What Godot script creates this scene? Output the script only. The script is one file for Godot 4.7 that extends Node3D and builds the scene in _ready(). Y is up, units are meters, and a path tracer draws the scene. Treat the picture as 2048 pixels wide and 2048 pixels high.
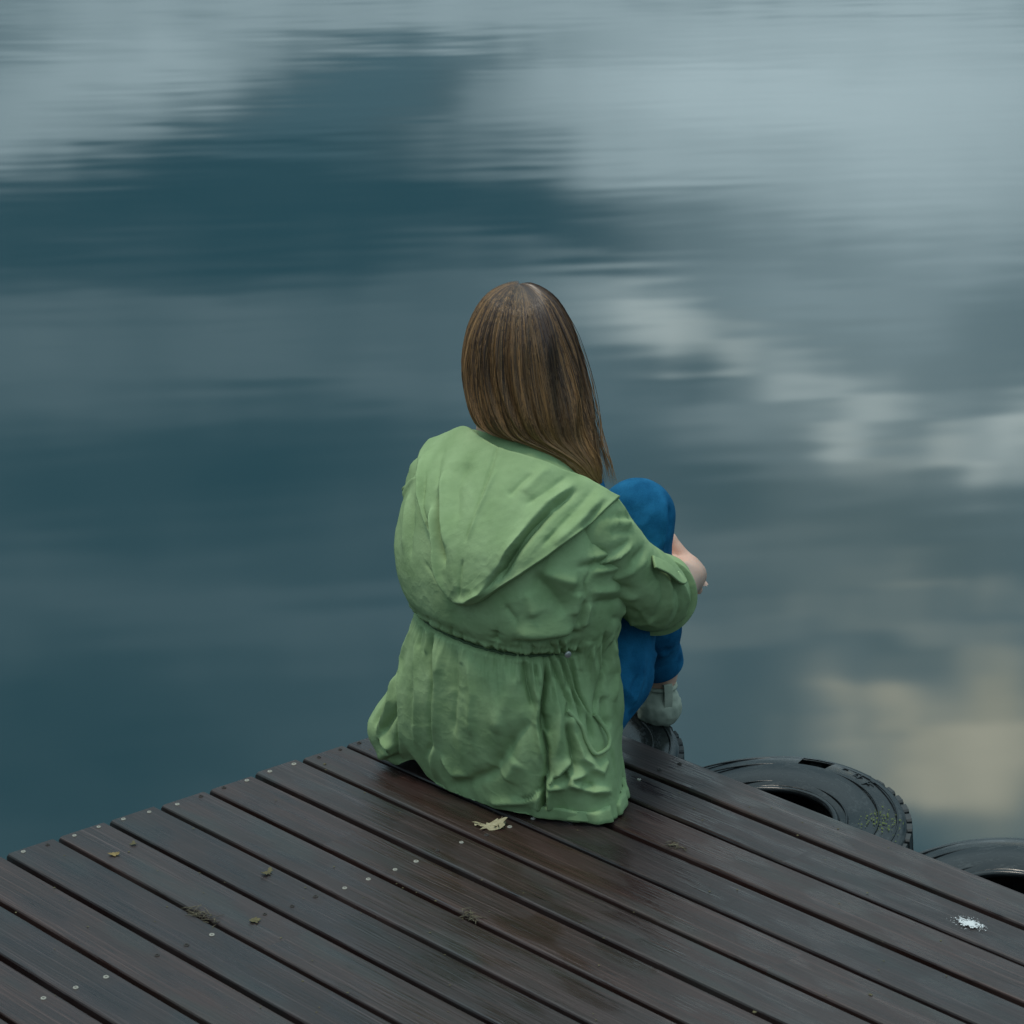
extends Node3D
# A woman in a green hooded jacket sits on the corner of a dark wooden pier above calm water.
# Deck frame: corner of the pier at CO, U runs along the planks, V points out over the water, deck top is y = 0.

const CO := Vector3(-0.0013, 0.0, -4.5537)
const U := Vector3(0.67281, 0.0, 0.73982)
const V := Vector3(0.73982, 0.0, -0.67281)
const PITCH := 0.09398            # plank spacing
const WATER_Y := -0.5
var rng := RandomNumberGenerator.new()
var fine := FastNoiseLite.new()

func _ready() -> void:
	rng.seed = 7
	fine.seed = 3
	fine.noise_type = FastNoiseLite.TYPE_SIMPLEX_SMOOTH
	fine.frequency = 1.0
	fine.fractal_type = FastNoiseLite.FRACTAL_NONE
	set_camera()
	set_sky()
	set_sun()
	build_water()
	build_pier()
	build_tyres()
	build_person()
	build_litter()

func set_camera() -> void:
	var cam := Camera3D.new()
	cam.name = "camera"
	cam.fov = 20.82
	cam.near = 0.1
	cam.far = 6000.0
	add_child(cam)
	cam.position = Vector3(0.0, 1.75, 0.0)
	cam.rotation = Vector3(-0.3036, 0.0, 0.0)
	var at := CameraAttributesPhysical.new()
	at.frustum_focal_length = 65.3
	at.frustum_focus_distance = 4.55
	at.exposure_aperture = 9.0
	at.exposure_multiplier = 1.0
	cam.attributes = at
	cam.fov = 20.82
	cam.current = true

# ------------------------------------------------------------------ sky
const SKY_SLATE := Color(0.066, 0.192, 0.258)
const SKY_PALE := Color(1.00, 1.30, 1.40)

func cloud_fbm(n: FastNoiseLite, x: float, y: float) -> float:
	return n.get_noise_2d(x, y) * 0.5 + 0.5

func set_sky() -> void:
	# Broken evening overcast: slate cloud bellies, paler gaps, a few bright and one warm bank.
	var w := 1600
	var h := 800
	var n := FastNoiseLite.new()
	n.seed = 21
	n.noise_type = FastNoiseLite.TYPE_SIMPLEX_SMOOTH
	n.frequency = 0.55
	n.fractal_octaves = 5
	n.fractal_gain = 0.5
	n.domain_warp_enabled = true
	n.domain_warp_amplitude = 0.5
	n.domain_warp_frequency = 0.5
	var img := Image.create(w, h, false, Image.FORMAT_RGBF)
	for j in h:
		var el := (0.5 - (j + 0.5) / h) * PI
		var se := sin(maxf(el, 0.0))
		for i in w:
			var az := wrapf((i + 0.5) / w * TAU, -PI, PI)      # the first column looks along -z
			var px := sin(az) / (se + 0.16) * cos(el)
			var py := cos(az) / (se + 0.16) * cos(el)
			var d := cloud_fbm(n, px * 0.8, py * 0.8)
			var b := clampf(lerpf(0.27, 0.56, smoothstep(0.15, 0.9, se)) + (d - 0.5) * 1.3, 0.0, 1.0)
			var warm := 0.0
			if el > 0.0:
				var add := banks(rad_to_deg(az), rad_to_deg(el), n)
				var near := add.z
				b = lerpf(b, clampf(add.x + (d - 0.5) * 0.12, 0.0, 2.5), near)
				warm = add.y
			var c := SKY_SLATE.lerp(SKY_PALE, b)
			c = Color(c.r * (1.0 + 0.75 * warm), c.g * (1.0 + 0.32 * warm), c.b * (1.0 - 0.05 * warm))
			# an overcast sky is brighter overhead than low down
			var high := 1.16 * (1.0 + 3.3 * se) / 3.0
			c = Color(c.r * high, c.g * high, c.b * high)
			if el <= 0.0:
				c = Color(0.10, 0.16, 0.18)
			img.set_pixel(i, j, c)
	var m := PanoramaSkyMaterial.new()
	m.panorama = ImageTexture.create_from_image(img)
	var sky := Sky.new()
	sky.sky_material = m
	var e := Environment.new()
	e.background_mode = Environment.BG_SKY
	e.sky = sky
	e.background_energy_multiplier = 1.0
	e.tonemap_mode = Environment.TONE_MAPPER_LINEAR
	e.tonemap_exposure = 1.0
	e.sdfgi_enabled = true
	e.ssao_enabled = true
	e.ssil_enabled = true
	var we := WorldEnvironment.new()
	we.name = "world_environment"
	we.environment = e
	add_child(we)

# Clouds of the evening sky ahead: azimuth, elevation, half width, half height (degrees), slant, strength, warmth.
var dark_banks := [
	[-9.76, 11.09, 2.59, 0.95, 0.00, 0.80, 0.00],
	[-7.06, 10.33, 2.05, 0.95, -0.12, 0.80, 0.00],
	[-4.79, 9.51, 2.05, 0.86, -0.10, 0.85, 0.00],
	[-2.74, 8.73, 2.27, 0.70, -0.08, 0.88, 0.00],
	[-1.23, 7.99, 2.37, 0.33, -0.03, 0.92, 0.00],
	[-3.71, 10.78, 4.10, 1.27, 0.00, 0.85, 0.00],
	[-0.47, 11.09, 2.59, 0.99, 0.05, 0.75, 0.00],
	[-6.73, 11.91, 4.96, 0.99, 0.00, 0.75, 0.00],
	[1.04, 11.91, 1.73, 0.62, 0.10, 0.50, 0.00],
	[-10.40, 7.62, 1.73, 0.25, 0.00, 0.40, 0.00],
	[-8.68, 16.74, 5.61, 1.44, 0.00, 0.66, 0.00],
	[-3.93, 16.23, 3.24, 1.13, 0.00, 0.50, 0.00],
	[-9.76, 21.68, 4.96, 2.26, 0.00, 0.55, 0.00],
	[-4.58, 18.39, 4.32, 0.72, 0.00, 0.25, 0.00],
	[3.84, 14.58, 1.73, 0.33, 0.05, 0.50, 0.00],
	[2.76, 16.74, 2.59, 0.92, 0.05, 0.40, 0.00],
	[6.86, 17.26, 4.10, 0.53, 0.03, 0.40, 0.00],
	[9.67, 18.08, 2.59, 0.41, 0.00, 0.30, 0.00],
	[4.92, 19.00, 2.81, 0.41, 0.00, 0.30, 0.00],
	[8.37, 20.03, 2.81, 0.21, 0.00, 0.30, 0.00],
	[4.49, 12.12, 3.02, 0.53, 0.05, 0.25, 0.00],
	[8.37, 24.55, 3.45, 0.74, 0.00, 0.45, 0.00],
	[5.35, 21.68, 1.29, 1.23, 0.00, 0.25, 0.00],
]
var bright_banks := [
	[-9.11, 8.77, 3.88, 0.99, -0.06, 0.62, 0.00],
	[-6.52, 8.21, 2.59, 0.49, 0.00, 0.44, 0.00],
	[-10.19, 9.75, 2.16, 0.29, 0.00, 0.48, 0.00],
	[-3.50, 7.16, 15.11, 0.53, 0.00, 0.62, 0.00],
	[2.98, 8.93, 4.10, 1.23, 0.02, 0.74, 0.00],
	[8.37, 8.62, 5.18, 1.64, 0.00, 0.92, 0.00],
	[9.88, 10.78, 3.45, 1.23, 0.00, 0.62, 0.00],
	[1.90, 10.27, 2.81, 0.53, 0.10, 0.54, 0.00],
	[6.22, 10.47, 3.67, 0.92, 0.00, 0.50, 0.00],
	[7.51, 12.32, 4.32, 1.23, 0.00, 0.38, 0.00],
	[2.57, 13.52, 1.19, 0.37, 0.10, 1.05, 0.16],
	[3.82, 13.97, 1.51, 0.27, 0.06, 0.95, 0.18],
	[1.90, 13.04, 1.73, 0.62, 0.20, 0.46, 0.05],
	[6.67, 14.73, 1.51, 0.35, 0.05, 1.15, 0.16],
	[7.81, 15.26, 1.21, 0.33, -0.25, 1.05, 0.16],
	[6.80, 15.92, 0.99, 0.31, 0.20, 1.00, 0.16],
	[10.68, 15.37, 1.21, 0.41, -0.10, 1.25, 0.20],
	[9.99, 16.13, 1.42, 0.29, 0.15, 1.20, 0.20],
	[8.37, 16.23, 1.08, 0.21, -0.10, 0.65, 0.16],
	[5.35, 14.07, 1.38, 0.25, 0.10, 0.50, 0.10],
	[7.94, 15.10, 4.75, 1.54, 0.00, 0.26, 0.05],
	[4.49, 15.51, 1.73, 0.41, 0.00, 0.24, 0.05],
	[6.22, 13.04, 3.02, 0.82, 0.10, 0.26, 0.00],
	[-5.65, 13.97, 4.53, 0.66, 0.02, 0.07, 0.00],
	[-1.77, 14.69, 1.73, 0.45, 0.00, 0.12, 0.00],
	[7.29, 17.98, 4.96, 1.64, 0.00, 0.14, 0.25],
	[7.94, 19.41, 3.24, 0.25, 0.02, 0.36, 0.35],
	[9.67, 18.69, 2.37, 0.18, 0.00, 0.32, 0.35],
	[4.06, 20.03, 2.59, 0.41, 0.00, 0.20, 0.25],
	[8.05, 21.37, 1.83, 0.31, 0.22, 0.62, 0.70],
	[9.99, 22.09, 1.94, 0.49, -0.25, 0.66, 0.85],
	[7.29, 22.13, 1.51, 0.21, 0.10, 0.60, 0.50],
	[8.81, 22.66, 1.94, 0.23, -0.10, 0.60, 0.80],
	[10.53, 21.47, 0.97, 1.44, 0.00, 0.42, 0.70],
	[10.32, 23.11, 1.29, 0.53, 0.00, 0.50, 0.80],
	[9.45, 21.68, 4.32, 1.64, -0.03, 0.26, 0.40],
	[10.75, 20.03, 1.29, 0.29, 0.10, 0.50, 0.40],
	[-5.44, 19.83, 4.53, 0.90, 0.03, 0.06, 0.00],
]

func banks(az: float, el: float, n: FastNoiseLite) -> Vector3:
	var wx := n.get_noise_2d(az * 0.35, el * 0.7) * 0.8 + n.get_noise_2d(az * 1.2 + 3.0, el * 2.0) * 0.45
	var wy := n.get_noise_2d(az * 0.35 + 31.0, el * 0.7 + 7.0) * 0.40 + n.get_noise_2d(az * 1.2 + 50.0, el * 2.0) * 0.28
	var dark := 1.0
	for k in dark_banks:
		var x: float = az - k[0] + wx
		var y: float = el - k[1] + wy - x * k[4]
		var q: float = (x / k[2]) * (x / k[2]) + (y / k[3]) * (y / k[3])
		if q < 4.0:
			dark *= 1.0 - k[5] * exp(-q * (0.4 + 0.6 * q))
	var light := 0.0
	var warm := 0.0
	for k in bright_banks:
		var x: float = az - k[0] + wx
		var y: float = el - k[1] + wy - x * k[4]
		var q: float = (x / k[2]) * (x / k[2]) + (y / k[3]) * (y / k[3])
		if q < 5.0:
			var g := exp(-q * (0.6 + 0.4 * q))
			light = light + g * k[5] * (1.0 - 0.55 * minf(light, 1.0))
			warm += g * k[6]
	var b := (lerpf(0.27, 0.38, smoothstep(-3.0, 4.0, az)) + light + n.get_noise_2d(az * 0.5 + 5.0, el * 2.0) * 0.10) * dark
	var near := smoothstep(40.0, 16.0, absf(az)) * smoothstep(45.0, 29.0, el)
	return Vector3(b, clampf(warm, 0.0, 1.0) * near, near)

func set_sun() -> void:
	var s := DirectionalLight3D.new()
	s.name = "sun"
	s.light_color = Color(1.0, 0.96, 0.90)
	s.light_energy = 0.5
	s.light_angular_distance = 14.0
	s.shadow_enabled = true
	add_child(s)
	s.look_at_from_position(Vector3(-1.3, 5.0, 0.3), Vector3.ZERO)

# ------------------------------------------------------------------ helpers
func paint(c: Color, rough := 0.8, spec := 0.5) -> StandardMaterial3D:
	var m := StandardMaterial3D.new()
	m.albedo_color = c.linear_to_srgb()
	m.roughness = rough
	m.metallic_specular = spec
	return m

func part(called: String, mesh: Mesh, mat: Material, parent: Node) -> MeshInstance3D:
	var o := MeshInstance3D.new()
	o.name = called
	o.mesh = mesh
	if mat:
		o.material_override = mat
	parent.add_child(o, true)
	return o

func tag(o: Node, label: String, category: String, group := "") -> void:
	o.set_meta("label", label)
	o.set_meta("category", category)
	if group != "":
		o.set_meta("group", group)

func base(called: String, at := Vector3.ZERO) -> Node3D:
	var o := Node3D.new()
	o.name = called
	add_child(o)
	o.position = at
	return o

func deck(u: float, v: float, y := 0.0) -> Vector3:
	return CO + U * u + V * v + Vector3(0, y, 0)

# A grid of points (rows of equal length) as a smooth mesh; wrap joins the last column to the first.
func grid_mesh(p: Array, wrap := false, flip := false, uvs: Array = [], colors: Array = []) -> ArrayMesh:
	var rows := p.size()
	var cols: int = p[0].size()
	var pos := PackedVector3Array()
	var uv := PackedVector2Array()
	var col := PackedColorArray()
	var extra := 1 if wrap else 0
	for i in rows:
		var r: PackedVector3Array = p[i]
		pos.append_array(r)
		if wrap:
			pos.append(r[0])
		for j in cols + extra:
			if uvs.is_empty():
				uv.append(Vector2(float(j) / (cols - 1 + extra), float(i) / (rows - 1)))
			else:
				uv.append(uvs[i][j % cols])
			if not colors.is_empty():
				col.append(colors[i][j % cols])
	var cc := cols + extra
	var nor := PackedVector3Array()
	nor.resize(pos.size())
	var idx := PackedInt32Array()
	for i in rows - 1:
		for j in cc - 1:
			var a := i * cc + j
			var b := a + 1
			var c := a + cc
			var d := c + 1
			var q := [a, c, b, b, c, d] if flip else [a, b, c, b, d, c]
			idx.append_array(PackedInt32Array(q))
			var n1 := (pos[q[2]] - pos[q[0]]).cross(pos[q[1]] - pos[q[0]])
			var n2 := (pos[q[5]] - pos[q[3]]).cross(pos[q[4]] - pos[q[3]])
			for t in 3:
				nor[q[t]] += n1
				nor[q[t + 3]] += n2
	if wrap:
		for i in rows:
			var s := nor[i * cc] + nor[i * cc + cc - 1]
			nor[i * cc] = s
			nor[i * cc + cc - 1] = s
	for i in nor.size():
		nor[i] = nor[i].normalized() if nor[i].length_squared() > 1e-20 else Vector3.UP
	var arr := []
	arr.resize(Mesh.ARRAY_MAX)
	arr[Mesh.ARRAY_VERTEX] = pos
	arr[Mesh.ARRAY_NORMAL] = nor
	arr[Mesh.ARRAY_TEX_UV] = uv
	if not colors.is_empty():
		arr[Mesh.ARRAY_COLOR] = col
	arr[Mesh.ARRAY_INDEX] = idx
	var m := ArrayMesh.new()
	m.add_surface_from_arrays(Mesh.PRIMITIVE_TRIANGLES, arr)
	return m

# A tube of given radii along a line of points, closed with rounded ends.
func tube_rows(pts: PackedVector3Array, radii: PackedFloat32Array, sides := 8, squash := 1.0) -> Array:
	var rows := []
	var last := pts.size() - 1
	var side := Vector3.ZERO
	for i in pts.size():
		var t := (pts[mini(i + 1, last)] - pts[maxi(i - 1, 0)]).normalized()
		if side == Vector3.ZERO:
			side = t.cross(Vector3.UP if absf(t.y) < 0.9 else Vector3.RIGHT).normalized()
		side = (side - t * side.dot(t)).normalized()
		var up := side.cross(t)
		if i == 0:
			rows.append(ring(pts[0], side, up, 0.0005, 0.0005, sides))
		rows.append(ring(pts[i], side, up, radii[i], radii[i] * squash, sides))
		if i == last:
			rows.append(ring(pts[i], side, up, 0.0005, 0.0005, sides))
	return rows

func ring(c: Vector3, a: Vector3, b: Vector3, ra: float, rb: float, n: int) -> PackedVector3Array:
	var r := PackedVector3Array()
	for k in n:
		var q := TAU * k / n
		r.append(c + a * (cos(q) * ra) + b * (sin(q) * rb))
	return r

func tube(pts: PackedVector3Array, radii: PackedFloat32Array, sides := 8, squash := 1.0) -> ArrayMesh:
	return grid_mesh(tube_rows(pts, radii, sides, squash), true)

func fill(n: int, r: float) -> PackedFloat32Array:
	var a := PackedFloat32Array()
	a.resize(n)
	a.fill(r)
	return a

# ------------------------------------------------------------------ water
func build_water() -> void:
	var size := 512
	var waves := []
	var g := RandomNumberGenerator.new()
	g.seed = 11
	for k in 44:
		# whole numbers of waves per tile, so the tile repeats without a seam
		var len := pow(2.0, g.randf_range(1.2, 5.6))
		var dir := g.randfn(PI * 0.5, 0.62)
		var kx := roundi(cos(dir) * len)
		var kz := roundi(sin(dir) * len)
		if kx == 0 and kz == 0:
			kz = 2
		var k2 := sqrt(float(kx * kx + kz * kz))
		waves.append([kx, kz, g.randf() * TAU, pow(k2, 0.10) * 0.32])
	var img := Image.create(size, size, false, Image.FORMAT_RGBF)
	var tab := []
	for q in 4096:
		tab.append(cos(TAU * q / 4096.0))
	for j in size:
		for i in size:
			var sx := 0.0
			var sz := 0.0
			for w in waves:
				var ph := int((float(w[0] * i + w[1] * j) / size + w[2] / TAU) * 4096.0) & 4095
				var s: float = tab[ph] * w[3]
				var l := 1.0 / sqrt(float(w[0] * w[0] + w[1] * w[1]))
				sx += s * w[0] * l
				sz += s * w[1] * l
			var n := Vector3(-sx * 0.35, -sz * 0.35, 1.0).normalized()
			img.set_pixel(i, j, Color(n.x * 0.5 + 0.5, n.y * 0.5 + 0.5, n.z * 0.5 + 0.5))
	var m := StandardMaterial3D.new()
	m.albedo_color = Color(0.004, 0.022, 0.028).linear_to_srgb()
	m.roughness = 0.045
	m.metallic_specular = 0.5
	m.normal_enabled = true
	m.normal_texture = ImageTexture.create_from_image(img)
	m.normal_scale = 0.0024
	m.uv1_triplanar = true
	m.uv1_world_triplanar = true
	m.uv1_scale = Vector3(0.085, 0.14, 0.14)
	var pm := PlaneMesh.new()
	pm.size = Vector2(5000, 5000)
	var o := part("water", pm, m, self)
	o.position = Vector3(0, WATER_Y, -1500)
	o.set_meta("kind", "structure")
	o.set_meta("label", "calm dark teal water mirroring a cloudy evening sky")

# ------------------------------------------------------------------ pier
func wood_texture(seed_: int) -> Image:
	var w := 1024
	var h := 128
	var n := FastNoiseLite.new()
	n.seed = seed_
	n.noise_type = FastNoiseLite.TYPE_SIMPLEX_SMOOTH
	n.frequency = 1.0
	n.fractal_octaves = 3
	var img := Image.create(w, h, false, Image.FORMAT_RGBA8)
	for j in h:
		var y := float(j) / h            # across one board, 83 mm
		for i in w:
			var x := float(i) / w        # along 2 m
			var bend := n.get_noise_2d(x * 4.0, y * 1.3) * 0.05
			var g1 := n.get_noise_2d(x * 5.0, (y + bend) * 22.0)
			var g2 := n.get_noise_2d(x * 14.0 + 9.0, (y + bend) * 60.0)
			var streak := smoothstep(0.30, 0.62, n.get_noise_2d(x * 2.2 + 40.0, (y + bend * 0.4) * 30.0 + 11.0))
			var blot := n.get_noise_2d(x * 7.0 + 3.0, y * 1.6 + 5.0)
			var t := 0.5 + 0.30 * g1 + 0.22 * g2 + 0.30 * blot
			var c := Color(0.011, 0.0066, 0.0061).lerp(Color(0.044, 0.0245, 0.0220), clampf(t, 0.0, 1.0))
			c = c.lerp(Color(0.15, 0.102, 0.096), streak * 0.42)
			# greenish grey weathering in blotches
			c = c.lerp(Color(0.026, 0.027, 0.025), smoothstep(0.05, 0.5, n.get_noise_2d(x * 5.0 + 77.0, y * 0.9)) * 0.55)
			# splits along the grain
			var split := smoothstep(0.030, 0.0, absf(n.get_noise_2d(x * 1.6 + 200.0, y * 7.0 + seed_))) * smoothstep(0.18, 0.42, n.get_noise_2d(x * 6.0 + 90.0, y * 2.0))
			c = c.lerp(Color(0.006, 0.004, 0.004), split * 0.85)
			img.set_pixel(i, j, Color(c.linear_to_srgb(), clampf(-0.5 * split + 0.5 + g1 * 0.35 + g2 * 0.4 - streak * 0.2, 0.0, 1.0)))
	return img

func board_mesh(length: float, width: float, thick: float, uo: float, vo: float) -> ArrayMesh:
	# origin at the middle of the end, top face at y = 0, length along +x; small rounded edges
	var b := 0.0035
	var prof := [Vector2(-width / 2, -thick), Vector2(-width / 2, -b), Vector2(-width / 2 + b * 0.35, -b * 0.35), Vector2(-width / 2 + b, 0), Vector2(width / 2 - b, 0), Vector2(width / 2 - b * 0.35, -b * 0.35), Vector2(width / 2, -b), Vector2(width / 2, -thick)]
	var st := SurfaceTool.new()
	st.begin(Mesh.PRIMITIVE_TRIANGLES)
	var xs := [0.0, b, length]
	for s in xs.size() - 1:
		var n := prof.size()
		for k in n:
			var p: Vector2 = prof[k]
			var q: Vector2 = prof[(k + 1) % n]
			var drop0 := b if s == 0 else 0.0
			var quad := []
			for e in [[xs[s], p, drop0], [xs[s], q, drop0], [xs[s + 1], p, 0.0], [xs[s + 1], q, 0.0]]:
				quad.append(Vector3(e[0], maxf(e[1].y - (e[2] if e[1].y > -thick * 0.5 else 0.0), -thick), e[1].x))
			for t in [0, 1, 2, 1, 3, 2]:
				var v: Vector3 = quad[t]
				st.set_uv(Vector2(v.x / 2.0 + uo, vo + (v.z / 0.094 + 0.5)))
				st.set_smooth_group(-1)
				st.add_vertex(v)
	# end face
	for k in range(1, prof.size() - 1):
		for t in [0, k + 1, k]:
			var p: Vector2 = prof[t]
			st.set_uv(Vector2(uo + p.y, vo + p.x / 0.094))
			st.add_vertex(Vector3(0, maxf(p.y - (b if p.y > -thick * 0.5 else 0.0), -thick), p.x))
	st.generate_normals()
	st.generate_tangents()
	return st.commit()

func box_mesh(sx: float, sy: float, sz: float, b := 0.004) -> ArrayMesh:
	# box with chamfered long edges, centred
	var rows := []
	var pr := [Vector2(-sy / 2 + b, -sz / 2), Vector2(sy / 2 - b, -sz / 2), Vector2(sy / 2, -sz / 2 + b), Vector2(sy / 2, sz / 2 - b), Vector2(sy / 2 - b, sz / 2), Vector2(-sy / 2 + b, sz / 2), Vector2(-sy / 2, sz / 2 - b), Vector2(-sy / 2, -sz / 2 + b)]
	var st := SurfaceTool.new()
	st.begin(Mesh.PRIMITIVE_TRIANGLES)
	st.set_smooth_group(-1)
	for k in 8:
		var p: Vector2 = pr[k]
		var q: Vector2 = pr[(k + 1) % 8]
		var quad := [Vector3(-sx / 2, p.x, p.y), Vector3(-sx / 2, q.x, q.y), Vector3(sx / 2, p.x, p.y), Vector3(sx / 2, q.x, q.y)]
		for t in [0, 1, 2, 1, 3, 2]:
			st.set_uv(Vector2(quad[t].x / 2.0, quad[t].y * 4.0 + quad[t].z * 4.0))
			st.add_vertex(quad[t])
	for k in range(1, 7):
		for t in [0, k + 1, k]:
			st.add_vertex(Vector3(-sx / 2, pr[t].x, pr[t].y))
		for t in [0, k, k + 1]:
			st.add_vertex(Vector3(sx / 2, pr[t].x, pr[t].y))
	st.generate_normals()
	return st.commit()

func build_pier() -> void:
	var root := base("wooden_pier", deck(0, 0))
	root.rotation.y = -atan2(U.z, U.x)      # local +x = U, local -z = V
	tag(root, "dark wet-looking wooden pier corner of narrow parallel planks", "pier")
	var mats := []
	for s in 3:
		var img := wood_texture(40 + s)
		var rough := Image.create(img.get_width(), img.get_height(), false, Image.FORMAT_RGB8)
		var hgt := Image.create(img.get_width(), img.get_height(), false, Image.FORMAT_RGB8)
		for j in img.get_height():
			for i in img.get_width():
				var a := img.get_pixel(i, j).a
				var wet := smoothstep(-0.1, 0.45, fine.get_noise_2d(i * 0.012 + s * 50.0, j * 0.016))
				var r := clampf(0.46 - 0.17 * wet + (a - 0.5) * 0.25, 0.16, 0.9)
				rough.set_pixel(i, j, Color(r, r, r))
				hgt.set_pixel(i, j, Color(a, a, a))
		img.convert(Image.FORMAT_RGB8)
		var m := StandardMaterial3D.new()
		m.albedo_texture = ImageTexture.create_from_image(img)
		m.roughness = 1.0
		m.roughness_texture = ImageTexture.create_from_image(rough)
		m.heightmap_enabled = true
		m.heightmap_texture = ImageTexture.create_from_image(hgt)
		m.heightmap_scale = 0.09
		m.metallic_specular = 0.5
		mats.append(m)
		for tint in [Color(0.86, 0.86, 0.88), Color(1.0, 0.93, 0.90)]:
			var m2: StandardMaterial3D = m.duplicate()
			m2.albedo_color = tint
			mats.append(m2)
	var meshes := []
	for k in 9:
		meshes.append(board_mesh(7.5, 0.0835, 0.027, k * 0.371, k * 0.0))
	var steel := paint(Color(0.30, 0.28, 0.24), 0.5)
	var hole := paint(Color(0.03, 0.025, 0.022), 0.8)
	var head := screw_mesh()
	var r := RandomNumberGenerator.new()
	r.seed = 5
	for k in 54:
		var p := part("plank", meshes[(k * 5 + 2) % 9], mats[(k * 7 + k / 3) % 9], root)
		p.position = Vector3(r.randf_range(-0.004, 0.004), r.randf_range(-0.0016, 0.0), (k + 0.5) * PITCH + r.randf_range(-0.0009, 0.0009))
		p.rotation.y = r.randf_range(-0.0006, 0.0006)
		if k > 26:
			continue
		for j in 2:
			for s in [-1, 1]:
				if r.randf() < 0.12:
					continue
				var q := part("screw_head", head, steel if r.randf() < 0.55 else hole, p)
				q.position = Vector3([0.0145, 0.4345][j] + r.randf_range(-0.003, 0.003), 0.0006, s * 0.0225 + r.randf_range(-0.003, 0.003))
				q.rotation.y = r.randf() * TAU
				var sc := r.randf_range(0.8, 1.05)
				q.scale = Vector3(sc, 1, sc) * Vector3(0.6, 1, 0.6)
	# frame below the planks
	var dark := paint(Color(0.030, 0.024, 0.021), 0.85)
	for j in 10:
		var x := 0.435 + j * 0.84 if j > 0 else 0.435
		var b := part("joist", box_mesh(0.055, 0.12, 4.7), dark, root)
		b.position = Vector3(x, -0.089, 2.73)
	var e := part("joist", box_mesh(0.05, 0.12, 4.7), dark, root)
	e.position = Vector3(0.06, -0.089, 2.73)
	var f := part("rim_beam", box_mesh(7.4, 0.14, 0.05), dark, root)
	f.position = Vector3(3.72, -0.098, 0.345)
	var wale := part("waling_beam", box_mesh(7.6, 0.09, 0.34), dark, root)
	wale.position = Vector3(3.62, -0.238, 0.10)
	for j in 3:
		for z in [0.44, 4.6]:
			var cyl := CylinderMesh.new()
			cyl.top_radius = 0.09
			cyl.bottom_radius = 0.095
			cyl.height = 1.6
			cyl.radial_segments = 20
			var c := part("post", cyl, dark, root)
			c.position = Vector3(0.25 + j * 3.2, -1.12, z)

func screw_mesh() -> ArrayMesh:
	var rows := []
	for q in [[0.0030, -0.0030], [0.0032, 0.0003], [0.0042, 0.0010], [0.0062, 0.0008], [0.0070, -0.0004]]:
		rows.append(ring(Vector3(0, q[1], 0), Vector3.RIGHT, Vector3.BACK, q[0], q[0], 12))
	return grid_mesh(rows, true)

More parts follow.
